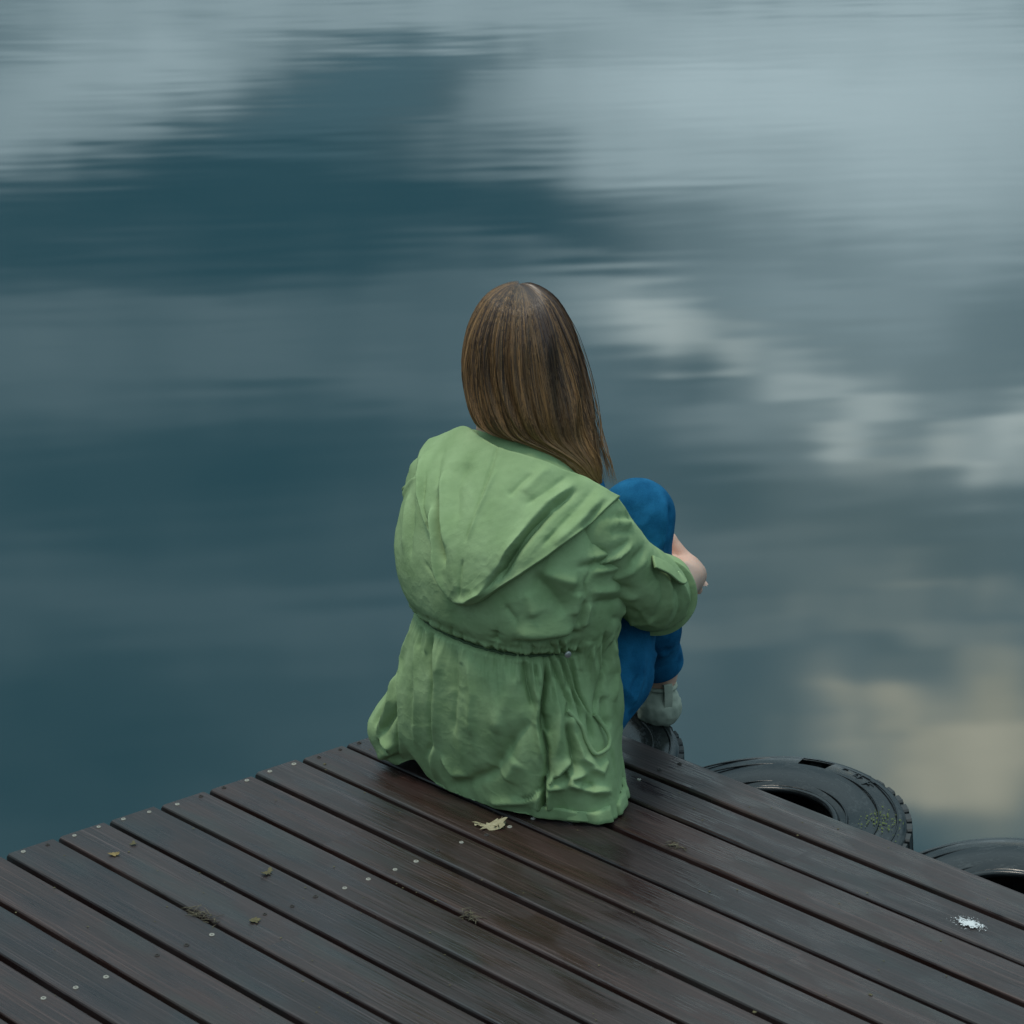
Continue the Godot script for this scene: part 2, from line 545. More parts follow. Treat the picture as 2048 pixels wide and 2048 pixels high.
# ------------------------------------------------------------------ tyres
func build_tyres() -> void:
	var rubber := StandardMaterial3D.new()
	var img := Image.create(256, 256, false, Image.FORMAT_RGB8)
	var rough := Image.create(256, 256, false, Image.FORMAT_RGB8)
	for j in 256:
		for i in 256:
			var d := fine.get_noise_2d(i * 0.02, j * 0.05) * 0.6 + fine.get_noise_2d(i * 0.11 + 9.0, j * 0.16) * 0.4
			var c := Color(0.009, 0.010, 0.011).lerp(Color(0.024, 0.028, 0.030), smoothstep(0.0, 0.8, d))
			img.set_pixel(i, j, c.linear_to_srgb())
			var r := clampf(0.22 + d * 0.20, 0.10, 0.8)
			rough.set_pixel(i, j, Color(r, r, r))
	rubber.albedo_texture = ImageTexture.create_from_image(img)
	rubber.roughness_texture = ImageTexture.create_from_image(rough)
	rubber.roughness = 1.0
	rubber.metallic_specular = 0.42
	rubber.uv1_scale = Vector3(3, 1, 1)
	var block := paint(Color(0.022, 0.024, 0.025), 0.6)
	var moss := paint(Color(0.085, 0.115, 0.030), 0.95)
	var spots := [
		[0.160, -0.070, -0.036, 0.234, -0.06, "wet black tyre fender partly under the beige shoe", false],
		[0.622, -0.030, -0.036, 0.235, -0.13, "black tyre fender with a square hole cut in its sidewall and green algae", true],
		[1.074, 0.004, -0.038, 0.222, -0.13, "black tyre fender at the right edge of the picture", true],
	]
	for n in spots.size():
		var s: Array = spots[n]
		var root := base("tyre", deck(s[0], s[1], s[2])) if n == 0 else base("tyre_%03d" % n, deck(s[0], s[1], s[2]))
		root.rotation.y = -atan2(U.z, U.x)
		root.rotation.x = -s[4]
		tag(root, s[5], "tyre", "tyre fenders along the pier edge")
		var big: float = s[3]
		part("casing", tyre_casing(big, s[6], n), rubber, root)
		part("bead", bead_mesh(big), rubber, root)
		var bm := tread_block_mesh()
		for k in 46:
			for row in 3:
				var a := TAU * (k + (0.5 if row == 1 else 0.0)) / 46.0
				var q := part("tread_block", bm, block, root)
				q.rotation.y = a
				q.position = Vector3(cos(a), 0, -sin(a)) * (big - 0.004) + Vector3(0, -0.037 - 0.045 * row, 0)
		# raised moulded marks and ribs on the upper sidewall
		for rr in [0.915, 0.79, 0.575]:
			var pts := PackedVector3Array()
			for k in 97:
				var a := TAU * k / 96.0
				pts.append(Vector3(cos(a) * big * rr, sidewall_y(rr) + 0.0006, sin(a) * big * rr))
			part("rib", tube(pts, fill(97, 0.0016), 5), rubber, root)
		if n == 1:
			var letters := SystemFont.new()
			letters.font_names = PackedStringArray(["Droid Sans"])
			for k in 3:
				var tm := TextMesh.new()
				tm.font = letters
				tm.font_size = 24
				tm.pixel_size = 0.0011
				tm.depth = 0.002
				tm.text = ["5", "H", "F"][k]
				var a := -1.60 + 0.15 * k
				var o := part("moulded_mark", tm, rubber, root)
				o.position = Vector3(cos(a) * big * 0.86, sidewall_y(0.86) + 0.0005, sin(a) * big * 0.86)
				o.rotation = Vector3(-PI / 2, 0, 0)
				o.rotate_y(-a - PI / 2)
			var rows := moss_mesh(big)
			var mo := part("algae", rows, moss, root)
			mo.set_meta("kind", "stuff")

func sidewall_y(t: float) -> float:
	# height of the upper sidewall at a share t of the outer radius
	return -0.012 * pow((t - 0.74) / 0.26, 2.0) - 0.001

func tyre_casing(big: float, cut: bool, seed_: int) -> ArrayMesh:
	var prof := []
	for k in 15:
		var t := 0.50 + 0.47 * k / 14.0
		prof.append(Vector2(t * big, sidewall_y(t)))
	prof.append(Vector2(0.988 * big, -0.019))
	prof.append(Vector2(0.995 * big, -0.027))
	prof.append(Vector2(0.995 * big, -0.130))
	prof.append(Vector2(0.97 * big, -0.148))
	prof.append(Vector2(0.80 * big, -0.156))
	prof.append(Vector2(0.50 * big, -0.148))
	prof.append(Vector2(0.52 * big, -0.140))
	prof.append(Vector2(0.90 * big, -0.140))
	prof.append(Vector2(0.94 * big, -0.080))
	prof.append(Vector2(0.90 * big, -0.024))
	prof.append(Vector2(0.52 * big, -0.016))
	prof.append(Vector2(0.50 * big, sidewall_y(0.50)))
	var seg := 120
	var st := SurfaceTool.new()
	st.begin(Mesh.PRIMITIVE_TRIANGLES)
	st.set_smooth_group(0)
	for i in prof.size() - 1:
		for k in seg:
			# the square opening: only the outer skin and the inner skin are missing there
			var hole := cut and (k >= 82 and k < 87) and ((i >= 9 and i < 13) or i == 24)
			if hole:
				continue
			var quad := []
			for e in [[i, k], [i, k + 1], [i + 1, k], [i + 1, k + 1]]:
				var a: float = TAU * e[1] / seg
				var wob := 1.0 + 0.006 * sin(a * 2.0 + seed_) + 0.003 * sin(a * 5.0 + seed_ * 2.0)
				quad.append([Vector3(cos(a) * prof[e[0]].x * wob, prof[e[0]].y + 0.003 * sin(a * 3.0 + seed_), sin(a) * prof[e[0]].x * wob), Vector2(e[1] / float(seg), e[0] / float(prof.size()))])
			for t in [0, 1, 2, 1, 3, 2]:
				st.set_uv(quad[t][1])
				st.add_vertex(quad[t][0])
	st.index()
	st.generate_normals()
	return st.commit()

func bead_mesh(big: float) -> ArrayMesh:
	var pts := PackedVector3Array()
	for k in 97:
		var a := TAU * k / 96.0
		pts.append(Vector3(cos(a) * big * 0.50, -0.011, sin(a) * big * 0.50))
	return tube(pts, fill(97, 0.006), 8)

func tread_block_mesh() -> ArrayMesh:
	return box_mesh(0.012, 0.040, 0.023, 0.003)

func moss_mesh(big: float) -> ArrayMesh:
	var st := SurfaceTool.new()
	st.begin(Mesh.PRIMITIVE_TRIANGLES)
	var r := RandomNumberGenerator.new()
	r.seed = 9
	for k in 220:
		var a := -0.66 + r.randfn(0.0, 0.10)
		var t := clampf(0.82 + r.randfn(0.0, 0.06), 0.66, 0.965)
		if fine.get_noise_2d(a * 14.0, t * 40.0) < -0.1:
			continue
		var c := Vector3(cos(a) * big * t, sidewall_y(t) + 0.0015 + 0.003 * sin(a * 3.0 + 1.0), sin(a) * big * t)
		var s := r.randf_range(0.0007, 0.0023)
		var q := r.randf() * TAU
		var pa := c + Vector3(cos(q), 0.2, sin(q)) * s
		var pb := c + Vector3(cos(q + 2.1), -0.1, sin(q + 2.1)) * s
		var pc := c + Vector3(cos(q + 4.2), 0.3 * r.randf(), sin(q + 4.2)) * s
		var top := c + Vector3(0, s * 0.9, 0)
		for tri in [[pa, top, pb], [pb, top, pc], [pc, top, pa]]:
			for v in tri:
				st.add_vertex(v)
	st.generate_normals()
	return st.commit()

# ------------------------------------------------------------------ folds of the jacket: width, height, then points of the line
var jeans_folds := [
	[0.008, -0.008, 0.105, 0.422, -0.258, 0.112, 0.396, -0.254, 0.113, 0.368, -0.244],
	[0.008, 0.006, 0.100, 0.433, -0.249, 0.113, 0.401, -0.241, 0.114, 0.360, -0.234],
	[0.006, -0.002, 0.097, 0.436, -0.231, 0.088, 0.424, -0.203, 0.075, 0.422, -0.194],
	[0.006, 0.002, 0.105, 0.422, -0.230, 0.097, 0.400, -0.199, 0.088, 0.405, -0.193],
	[0.01, -0.0035, 0.113, 0.368, -0.244, 0.108, 0.336, -0.250, 0.119, 0.322, -0.228],
	[0.006, -0.002, 0.100, 0.385, -0.196, 0.111, 0.370, -0.209, 0.118, 0.344, -0.206],
	[0.006, -0.004, 0.153, 0.173, -0.071, 0.160, 0.154, -0.086, 0.158, 0.132, -0.106],
	[0.006, 0.007, 0.152, 0.178, -0.081, 0.159, 0.159, -0.100, 0.157, 0.137, -0.117],
	[0.006, -0.008, 0.158, 0.160, -0.063, 0.161, 0.146, -0.077, 0.150, 0.115, -0.116],
	[0.003, 0.003, 0.163, 0.143, -0.058, 0.162, 0.142, -0.075, 0.159, 0.136, -0.096],
	[0.006, -0.006, 0.042, 0.180, -0.219, 0.145, 0.218, -0.126, 0.151, 0.203, -0.124],
	[0.006, 0.005, 0.136, 0.218, -0.098, 0.150, 0.203, -0.120, 0.155, 0.192, -0.126],
	[0.006, -0.005, 0.157, 0.182, -0.123, 0.159, 0.163, -0.104, 0.157, 0.134, -0.115],
	[0.008, 0.005, 0.147, 0.217, -0.144, 0.158, 0.181, -0.131, 0.159, 0.140, -0.110],
	[0.006, -0.005, 0.145, 0.215, -0.168, 0.026, 0.129, -0.356, 0.026, 0.128, -0.382],
	[0.006, 0.005, 0.145, 0.202, -0.174, 0.018, 0.117, -0.357, 0.025, 0.125, -0.384],
	[0.006, -0.006, 0.150, 0.189, -0.165, 0.132, 0.169, -0.197, 0.023, 0.119, -0.373],
	[0.005, -0.004, 0.149, 0.178, -0.171, 0.139, 0.158, -0.187, 0.023, 0.119, -0.373],
	[0.003, -0.003, 0.149, 0.086, -0.087, 0.150, 0.118, -0.122, 0.158, 0.160, -0.136, 0.148, 0.207, -0.160],
]

var jacket_folds := [
	[0.0062, -0.0136, -0.124, 0.257, 0.103, -0.155, 0.194, 0.094, -0.134, 0.148, 0.121, -0.136, 0.075, 0.122, -0.154, 0.025, 0.106],
	[0.0078, 0.0068, -0.116, 0.260, 0.108, -0.138, 0.203, 0.107, -0.125, 0.151, 0.125, -0.127, 0.078, 0.123, -0.148, 0.028, 0.105],
	[0.0094, -0.0122, -0.157, 0.174, 0.100, -0.183, 0.121, 0.104, -0.193, 0.075, 0.120],
	[0.0062, 0.0122, -0.156, 0.171, 0.103, -0.157, 0.127, 0.115, -0.178, 0.078, 0.121, -0.184, 0.064, 0.121],
	[0.0094, -0.0136, -0.135, 0.127, 0.123, -0.157, 0.093, 0.121, -0.173, 0.070, 0.122],
	[0.0078, 0.0163, -0.179, 0.058, 0.120, -0.156, 0.053, 0.118, -0.159, 0.041, 0.114, -0.196, 0.019, 0.102, -0.196, 0.019, 0.102],
	[0.0062, -0.0122, -0.182, 0.052, 0.119, -0.162, 0.045, 0.116],
	[0.0078, -0.0109, -0.150, 0.027, 0.105, -0.174, 0.017, 0.105, -0.176, 0.016, 0.105],
	[0.0094, 0.0095, -0.038, 0.280, 0.135, -0.027, 0.217, 0.144, -0.034, 0.128, 0.143, -0.067, 0.017, 0.111],
	[0.0094, -0.0122, -0.054, 0.276, 0.133, -0.038, 0.197, 0.145, -0.050, 0.087, 0.135, -0.070, 0.060, 0.126],
	[0.0094, 0.0054, -0.019, 0.276, 0.137, -0.022, 0.216, 0.144],
	[0.0047, 0.0054, -0.062, 0.276, 0.131, -0.057, 0.239, 0.138],
	[0.0047, -0.0041, -0.082, 0.276, 0.125, -0.079, 0.240, 0.132],
	[0.0047, -0.0054, -0.048, 0.284, 0.134, -0.049, 0.249, 0.138],
	[0.0062, 0.0041, 0.022, 0.269, 0.137, 0.021, 0.241, 0.141],
	[0.0156, -0.0109, -0.020, 0.019, 0.116, 0.045, 0.054, 0.126, 0.086, 0.078, 0.127],
	[0.0094, 0.0068, -0.031, 0.072, 0.133, -0.012, 0.044, 0.125, 0.022, 0.051, 0.127],
	[0.0038, 0.0008, 0.021, 0.202, 0.145, 0.044, 0.215, 0.142],
	[0.0038, 0.0008, -0.019, 0.172, 0.146, 0.008, 0.195, 0.146, 0.035, 0.187, 0.145],
	[0.0038, -0.0008, 0.022, 0.158, 0.146, 0.055, 0.152, 0.142],
	[0.0038, -0.0008, -0.095, 0.111, 0.133, -0.034, 0.128, 0.143],
	[0.0038, 0.0008, -0.094, 0.105, 0.132, -0.036, 0.122, 0.142],
	[0.0055, -0.0231, 0.138, 0.263, 0.077, 0.142, 0.225, 0.081, 0.145, 0.194, 0.091, 0.150, 0.157, 0.099, 0.158, 0.124, 0.096, 0.158, 0.081, 0.096, 0.152, 0.060, 0.097],
	[0.0078, 0.0109, 0.134, 0.258, 0.082, 0.139, 0.212, 0.092, 0.142, 0.165, 0.103, 0.151, 0.124, 0.102, 0.156, 0.100, 0.099],
	[0.0062, 0.0082, 0.124, 0.261, 0.096, 0.133, 0.217, 0.098, 0.138, 0.197, 0.098],
	[0.0094, -0.0122, 0.117, 0.261, 0.103, 0.123, 0.227, 0.105, 0.137, 0.187, 0.103],
	[0.0172, -0.0122, 0.136, 0.168, 0.108, 0.110, 0.128, 0.126, 0.079, 0.078, 0.128],
	[0.0234, 0.0095, 0.107, 0.255, 0.111, 0.100, 0.195, 0.127, 0.087, 0.142, 0.135],
	[0.0187, 0.0082, 0.116, 0.103, 0.122, 0.094, 0.063, 0.121],
	[0.0094, 0.0095, 0.140, 0.259, 0.072, 0.151, 0.209, 0.073, 0.161, 0.178, 0.074, 0.169, 0.116, 0.085],
	[0.0039, -0.0082, 0.143, 0.259, 0.066, 0.152, 0.222, 0.060, 0.164, 0.191, 0.054, 0.169, 0.169, 0.064],
	[0.0039, -0.0095, 0.148, 0.259, 0.050, 0.158, 0.217, 0.046, 0.170, 0.185, 0.039, 0.181, 0.155, 0.041],
	[0.0047, -0.0122, 0.152, 0.258, 0.041, 0.164, 0.208, 0.036, 0.179, 0.169, 0.025, 0.191, 0.131, 0.029],
	[0.0047, 0.0068, 0.146, 0.255, 0.057, 0.158, 0.211, 0.052, 0.169, 0.180, 0.050],
	[0.0055, 0.0082, 0.150, 0.255, 0.045, 0.161, 0.211, 0.041, 0.175, 0.177, 0.031, 0.183, 0.158, 0.023],
	[0.0094, -0.0122, 0.188, 0.295, -0.006, 0.177, 0.240, -0.022, 0.179, 0.187, -0.001, 0.184, 0.161, 0.014],
	[0.0109, 0.0095, 0.179, 0.272, -0.032, 0.169, 0.212, -0.052, 0.180, 0.169, -0.035],
	[0.0125, -0.0122, 0.181, 0.185, -0.013, 0.186, 0.155, -0.010, 0.189, 0.134, -0.014],
	[0.0094, 0.0068, 0.176, 0.285, 0.019, 0.162, 0.234, 0.028],
	[0.0094, -0.019, 0.149, 0.176, 0.093, 0.156, 0.148, 0.094],
	[0.0094, -0.019, 0.171, 0.161, 0.065, 0.183, 0.121, 0.064, 0.187, 0.097, 0.066, 0.176, 0.078, 0.081],
	[0.0094, 0.015, 0.169, 0.175, 0.058, 0.178, 0.145, 0.060, 0.192, 0.105, 0.053, 0.203, 0.089, 0.038],
	[0.0078, 0.0163, 0.185, 0.105, 0.067, 0.171, 0.081, 0.086, 0.158, 0.069, 0.095, 0.159, 0.063, 0.093, 0.178, 0.063, 0.078],
	[0.0094, -0.0136, 0.164, 0.075, 0.091, 0.183, 0.078, 0.074],
	[0.0078, 0.0095, 0.200, 0.089, 0.046, 0.209, 0.078, 0.028, 0.204, 0.094, 0.012],
	[0.0078, 0.0163, 0.199, 0.081, 0.052, 0.186, 0.078, 0.071, 0.186, 0.069, 0.071, 0.210, 0.054, 0.046, 0.219, 0.048, 0.022],
	[0.0094, -0.0136, 0.196, 0.066, 0.062, 0.209, 0.060, 0.045],
	[0.0047, -0.0095, 0.149, 0.057, 0.098, 0.132, 0.041, 0.103, 0.114, 0.030, 0.107],
	[0.0094, 0.0082, 0.057, 0.013, 0.113, 0.113, 0.027, 0.106, 0.147, 0.051, 0.098],
	[0.0047, -0.0085, -0.192, 0.453, 0.042, -0.156, 0.487, 0.062, -0.147, 0.502, 0.058],
	[0.0055, 0.0064, -0.161, 0.458, 0.076, -0.146, 0.481, 0.078, -0.127, 0.498, 0.081],
	[0.0055, -0.0064, -0.205, 0.479, 0.017, -0.174, 0.512, 0.022, -0.169, 0.524, 0.000],
	[0.0062, 0.0064, -0.207, 0.483, 0.011, -0.171, 0.518, 0.016, -0.168, 0.523, -0.007],
	[0.0078, 0.0053, -0.130, 0.474, 0.096, -0.113, 0.436, 0.123, -0.103, 0.400, 0.138],
	[0.0094, -0.0053, -0.109, 0.474, 0.107, -0.094, 0.441, 0.128, -0.082, 0.397, 0.145],
	[0.0038, -0.0032, -0.044, 0.394, 0.152, -0.011, 0.372, 0.157],
	[0.0234, -0.0117, 0.143, 0.409, 0.111, 0.159, 0.388, 0.101, 0.170, 0.365, 0.086, 0.174, 0.340, 0.072],
	[0.0156, 0.0096, 0.151, 0.410, 0.103, 0.173, 0.398, 0.080, 0.184, 0.390, 0.058],
	[0.0094, 0.0074, 0.184, 0.374, 0.057, 0.179, 0.337, 0.059],
	[0.0156, 0.0064, 0.136, 0.380, 0.121, 0.146, 0.342, 0.113],
	[0.0094, -0.0053, 0.110, 0.356, 0.138, 0.124, 0.333, 0.128],
	[0.0234, 0.0138, 0.121, 0.314, 0.127, 0.159, 0.312, 0.087, 0.173, 0.313, 0.055],
	[0.0101, -0.0149, 0.116, 0.296, 0.124, 0.141, 0.296, 0.102, 0.159, 0.301, 0.078, 0.173, 0.303, 0.042],
	[0.0094, -0.0096, 0.094, 0.312, 0.140, 0.087, 0.292, 0.134],
	[0.0078, 0.0108, 0.186, 0.477, -0.004, 0.192, 0.475, -0.033, 0.181, 0.461, -0.072],
	[0.0047, -0.0117, 0.184, 0.472, 0.003, 0.194, 0.472, -0.023, 0.193, 0.460, -0.056],
	[0.0094, 0.0059, 0.196, 0.457, -0.004, 0.201, 0.455, -0.027, 0.202, 0.448, -0.050],
	[0.007, -0.0108, 0.183, 0.413, 0.054, 0.188, 0.412, 0.007, 0.203, 0.418, -0.014, 0.207, 0.429, -0.041],
	[0.0109, 0.0078, 0.185, 0.425, 0.040, 0.189, 0.421, -0.005, 0.205, 0.430, -0.021, 0.205, 0.439, -0.044],
	[0.0094, 0.0088, 0.190, 0.402, 0.033, 0.191, 0.395, -0.029, 0.211, 0.408, -0.049, 0.206, 0.418, -0.075],
	[0.0062, -0.0059, 0.191, 0.379, -0.015, 0.208, 0.387, -0.040, 0.211, 0.400, -0.071],
	[0.0038, -0.0039, 0.191, 0.369, -0.028, 0.188, 0.355, -0.043, 0.189, 0.310, -0.083, 0.183, 0.273, -0.126, 0.178, 0.254, -0.175],
	[0.0094, 0.0068, 0.212, 0.382, -0.090, 0.216, 0.354, -0.111, 0.213, 0.323, -0.114, 0.188, 0.285, -0.114],
	[0.0062, -0.0078, 0.213, 0.370, -0.110, 0.216, 0.343, -0.126, 0.212, 0.310, -0.133, 0.183, 0.263, -0.149],
	[0.0094, 0.0078, 0.214, 0.356, -0.132, 0.213, 0.325, -0.154, 0.203, 0.285, -0.166, 0.183, 0.257, -0.167],
	[0.0062, -0.0068, 0.210, 0.340, -0.161, 0.205, 0.307, -0.183, 0.182, 0.263, -0.196],
	[0.0094, -0.0078, 0.189, 0.351, 0.025, 0.189, 0.340, -0.033, 0.201, 0.338, -0.068],
	[0.0109, 0.0068, 0.190, 0.371, 0.033, 0.192, 0.362, -0.008, 0.201, 0.354, -0.053],
	[0.0094, -0.0068, 0.189, 0.315, -0.018, 0.155, 0.276, -0.111, 0.191, 0.285, -0.118],
	[0.0094, 0.0059, 0.181, 0.313, -0.053, 0.186, 0.300, -0.092],
	[0.0038, -0.0039, 0.180, 0.445, 0.023, 0.189, 0.415, 0.027, 0.188, 0.388, 0.046, 0.187, 0.363, 0.043],
	[0.0038, -0.0051, 0.104, 0.268, 0.113, 0.105, 0.248, 0.113, 0.109, 0.230, 0.116],
	[0.0038, 0.0051, 0.110, 0.269, 0.109, 0.111, 0.245, 0.109, 0.116, 0.225, 0.111],
	[0.0038, -0.0064, 0.128, 0.267, 0.092, 0.128, 0.250, 0.091, 0.131, 0.234, 0.093],
	[0.0038, 0.0051, 0.131, 0.267, 0.087, 0.132, 0.246, 0.088, 0.136, 0.224, 0.092],
	[0.0038, -0.0064, 0.142, 0.264, 0.068, 0.144, 0.245, 0.066, 0.149, 0.227, 0.066],
	[0.0038, 0.0051, 0.145, 0.264, 0.061, 0.149, 0.237, 0.058, 0.156, 0.213, 0.058],
	[0.0038, -0.0064, 0.147, 0.262, 0.053, 0.152, 0.233, 0.051, 0.159, 0.206, 0.052],
	[0.0038, 0.0051, 0.149, 0.260, 0.047, 0.155, 0.231, 0.044, 0.163, 0.201, 0.045],
	[0.0038, -0.0051, 0.142, 0.264, 0.068, 0.145, 0.229, 0.072, 0.153, 0.194, 0.079],
	[0.0038, -0.0051, 0.146, 0.270, 0.062, 0.152, 0.296, 0.087],
	[0.0038, -0.0051, 0.131, 0.275, 0.094, 0.133, 0.295, 0.110],
	[0.0038, -0.0038, 0.116, 0.275, 0.108, 0.123, 0.298, 0.120],
	[0.0038, -0.0064, 0.149, 0.268, 0.053, 0.160, 0.297, 0.072],
	[0.0038, 0.0051, 0.150, 0.267, 0.046, 0.163, 0.295, 0.063],
	[0.0038, 0.0038, 0.147, 0.270, 0.059, 0.159, 0.299, 0.077],
	[0.0038, -0.0038, -0.080, 0.302, 0.134, -0.092, 0.284, 0.120],
	[0.0038, -0.0038, -0.043, 0.305, 0.147, -0.053, 0.288, 0.135],
	[0.0038, -0.0038, -0.015, 0.300, 0.147, -0.027, 0.285, 0.138],
	[0.0038, -0.0038, 0.009, 0.300, 0.148, 0.000, 0.285, 0.140],
	[0.0038, -0.0038, 0.026, 0.293, 0.144, 0.018, 0.276, 0.137],
	[0.0038, -0.0038, 0.055, 0.286, 0.138, 0.049, 0.274, 0.134],
	[0.0038, -0.0038, 0.077, 0.283, 0.132, 0.072, 0.270, 0.128],
	[0.0047, -0.0245, 0.154, 0.075, 0.098, 0.151, 0.044, 0.094, 0.147, 0.013, 0.088],
	[0.0078, 0.0136, 0.158, 0.057, 0.093, 0.154, 0.019, 0.086],
	[0.0078, 0.0109, 0.146, 0.054, 0.099, 0.139, 0.016, 0.093],
	[0.0109, 0.0082, 0.034, 0.254, 0.137, 0.045, 0.201, 0.143, 0.039, 0.129, 0.142],
	[0.0109, -0.0082, 0.004, 0.260, 0.138, 0.012, 0.191, 0.146, 0.003, 0.121, 0.143],
	[0.0094, 0.0068, -0.087, 0.246, 0.129, -0.075, 0.168, 0.140, -0.092, 0.072, 0.127],
	[0.0078, -0.0082, 0.187, 0.358, 0.043, 0.176, 0.315, 0.046],
	[0.0078, 0.0082, 0.188, 0.352, 0.035, 0.178, 0.313, 0.038],
]

var hood_folds := [
	[0.0038, -0.0054, 0.017, 0.570, 0.042, 0.031, 0.537, 0.075, 0.040, 0.504, 0.104, 0.044, 0.476, 0.122, 0.045, 0.442, 0.137],
	[0.0047, 0.0054, 0.042, 0.532, 0.078, 0.046, 0.504, 0.103, 0.046, 0.478, 0.120, 0.049, 0.447, 0.135],
	[0.0038, -0.0041, 0.048, 0.417, 0.145, 0.048, 0.366, 0.154],
	[0.0078, -0.015, -0.036, 0.492, 0.114, -0.014, 0.451, 0.136, 0.014, 0.407, 0.150],
	[0.0094, 0.0095, -0.047, 0.519, 0.094, -0.016, 0.473, 0.126, 0.015, 0.428, 0.145],
	[0.0062, -0.0163, -0.042, 0.456, 0.133, -0.023, 0.429, 0.144, -0.012, 0.414, 0.149],
	[0.0078, 0.0136, -0.038, 0.473, 0.125, -0.017, 0.437, 0.142, 0.003, 0.384, 0.155, 0.015, 0.363, 0.157],
	[0.0047, -0.0095, -0.085, 0.509, 0.093, -0.060, 0.472, 0.123, -0.033, 0.439, 0.140, -0.014, 0.411, 0.150],
	[0.007, 0.0109, -0.123, 0.530, 0.047, -0.084, 0.496, 0.103, -0.044, 0.447, 0.136, -0.016, 0.409, 0.150],
	[0.0078, 0.0054, -0.174, 0.512, 0.022, -0.108, 0.497, 0.093, -0.066, 0.463, 0.126],
	[0.0078, -0.0054, -0.083, 0.545, 0.058, -0.064, 0.522, 0.088, -0.041, 0.498, 0.110],
	[0.0078, -0.0204, 0.131, 0.479, 0.084, 0.118, 0.445, 0.115, 0.107, 0.415, 0.131, 0.085, 0.380, 0.146],
	[0.0078, 0.0122, 0.127, 0.476, 0.091, 0.109, 0.438, 0.122, 0.101, 0.405, 0.136, 0.080, 0.375, 0.148, 0.058, 0.360, 0.153, 0.036, 0.356, 0.156],
	[0.0078, -0.0177, 0.139, 0.508, 0.019, 0.137, 0.493, 0.064, 0.125, 0.463, 0.101, 0.114, 0.428, 0.124, 0.103, 0.397, 0.137],
	[0.0109, 0.0095, 0.133, 0.514, 0.016, 0.127, 0.498, 0.069, 0.118, 0.462, 0.106, 0.108, 0.423, 0.128],
	[0.0094, -0.0082, 0.152, 0.513, -0.015, 0.155, 0.490, 0.028, 0.153, 0.470, 0.068, 0.144, 0.446, 0.096],
	[0.0109, 0.0095, 0.167, 0.507, -0.013, 0.162, 0.479, 0.026, 0.154, 0.449, 0.084],
	[0.0078, -0.0095, 0.173, 0.499, -0.015, 0.169, 0.473, 0.022, 0.169, 0.463, 0.042],
	[0.0078, 0.0095, 0.179, 0.486, -0.046, 0.169, 0.467, -0.007, 0.170, 0.456, 0.050, 0.150, 0.421, 0.102, 0.105, 0.383, 0.138],
	[0.0094, -0.0054, 0.089, 0.534, 0.056, 0.079, 0.507, 0.092],
	[0.0094, -0.0054, 0.120, 0.527, 0.016, 0.118, 0.513, 0.059, 0.106, 0.498, 0.088],
	[0.0125, 0.0054, 0.099, 0.540, 0.033, 0.095, 0.513, 0.080],
	[0.0156, -0.0054, -0.012, 0.538, 0.077, -0.007, 0.505, 0.106, 0.018, 0.465, 0.129],
]

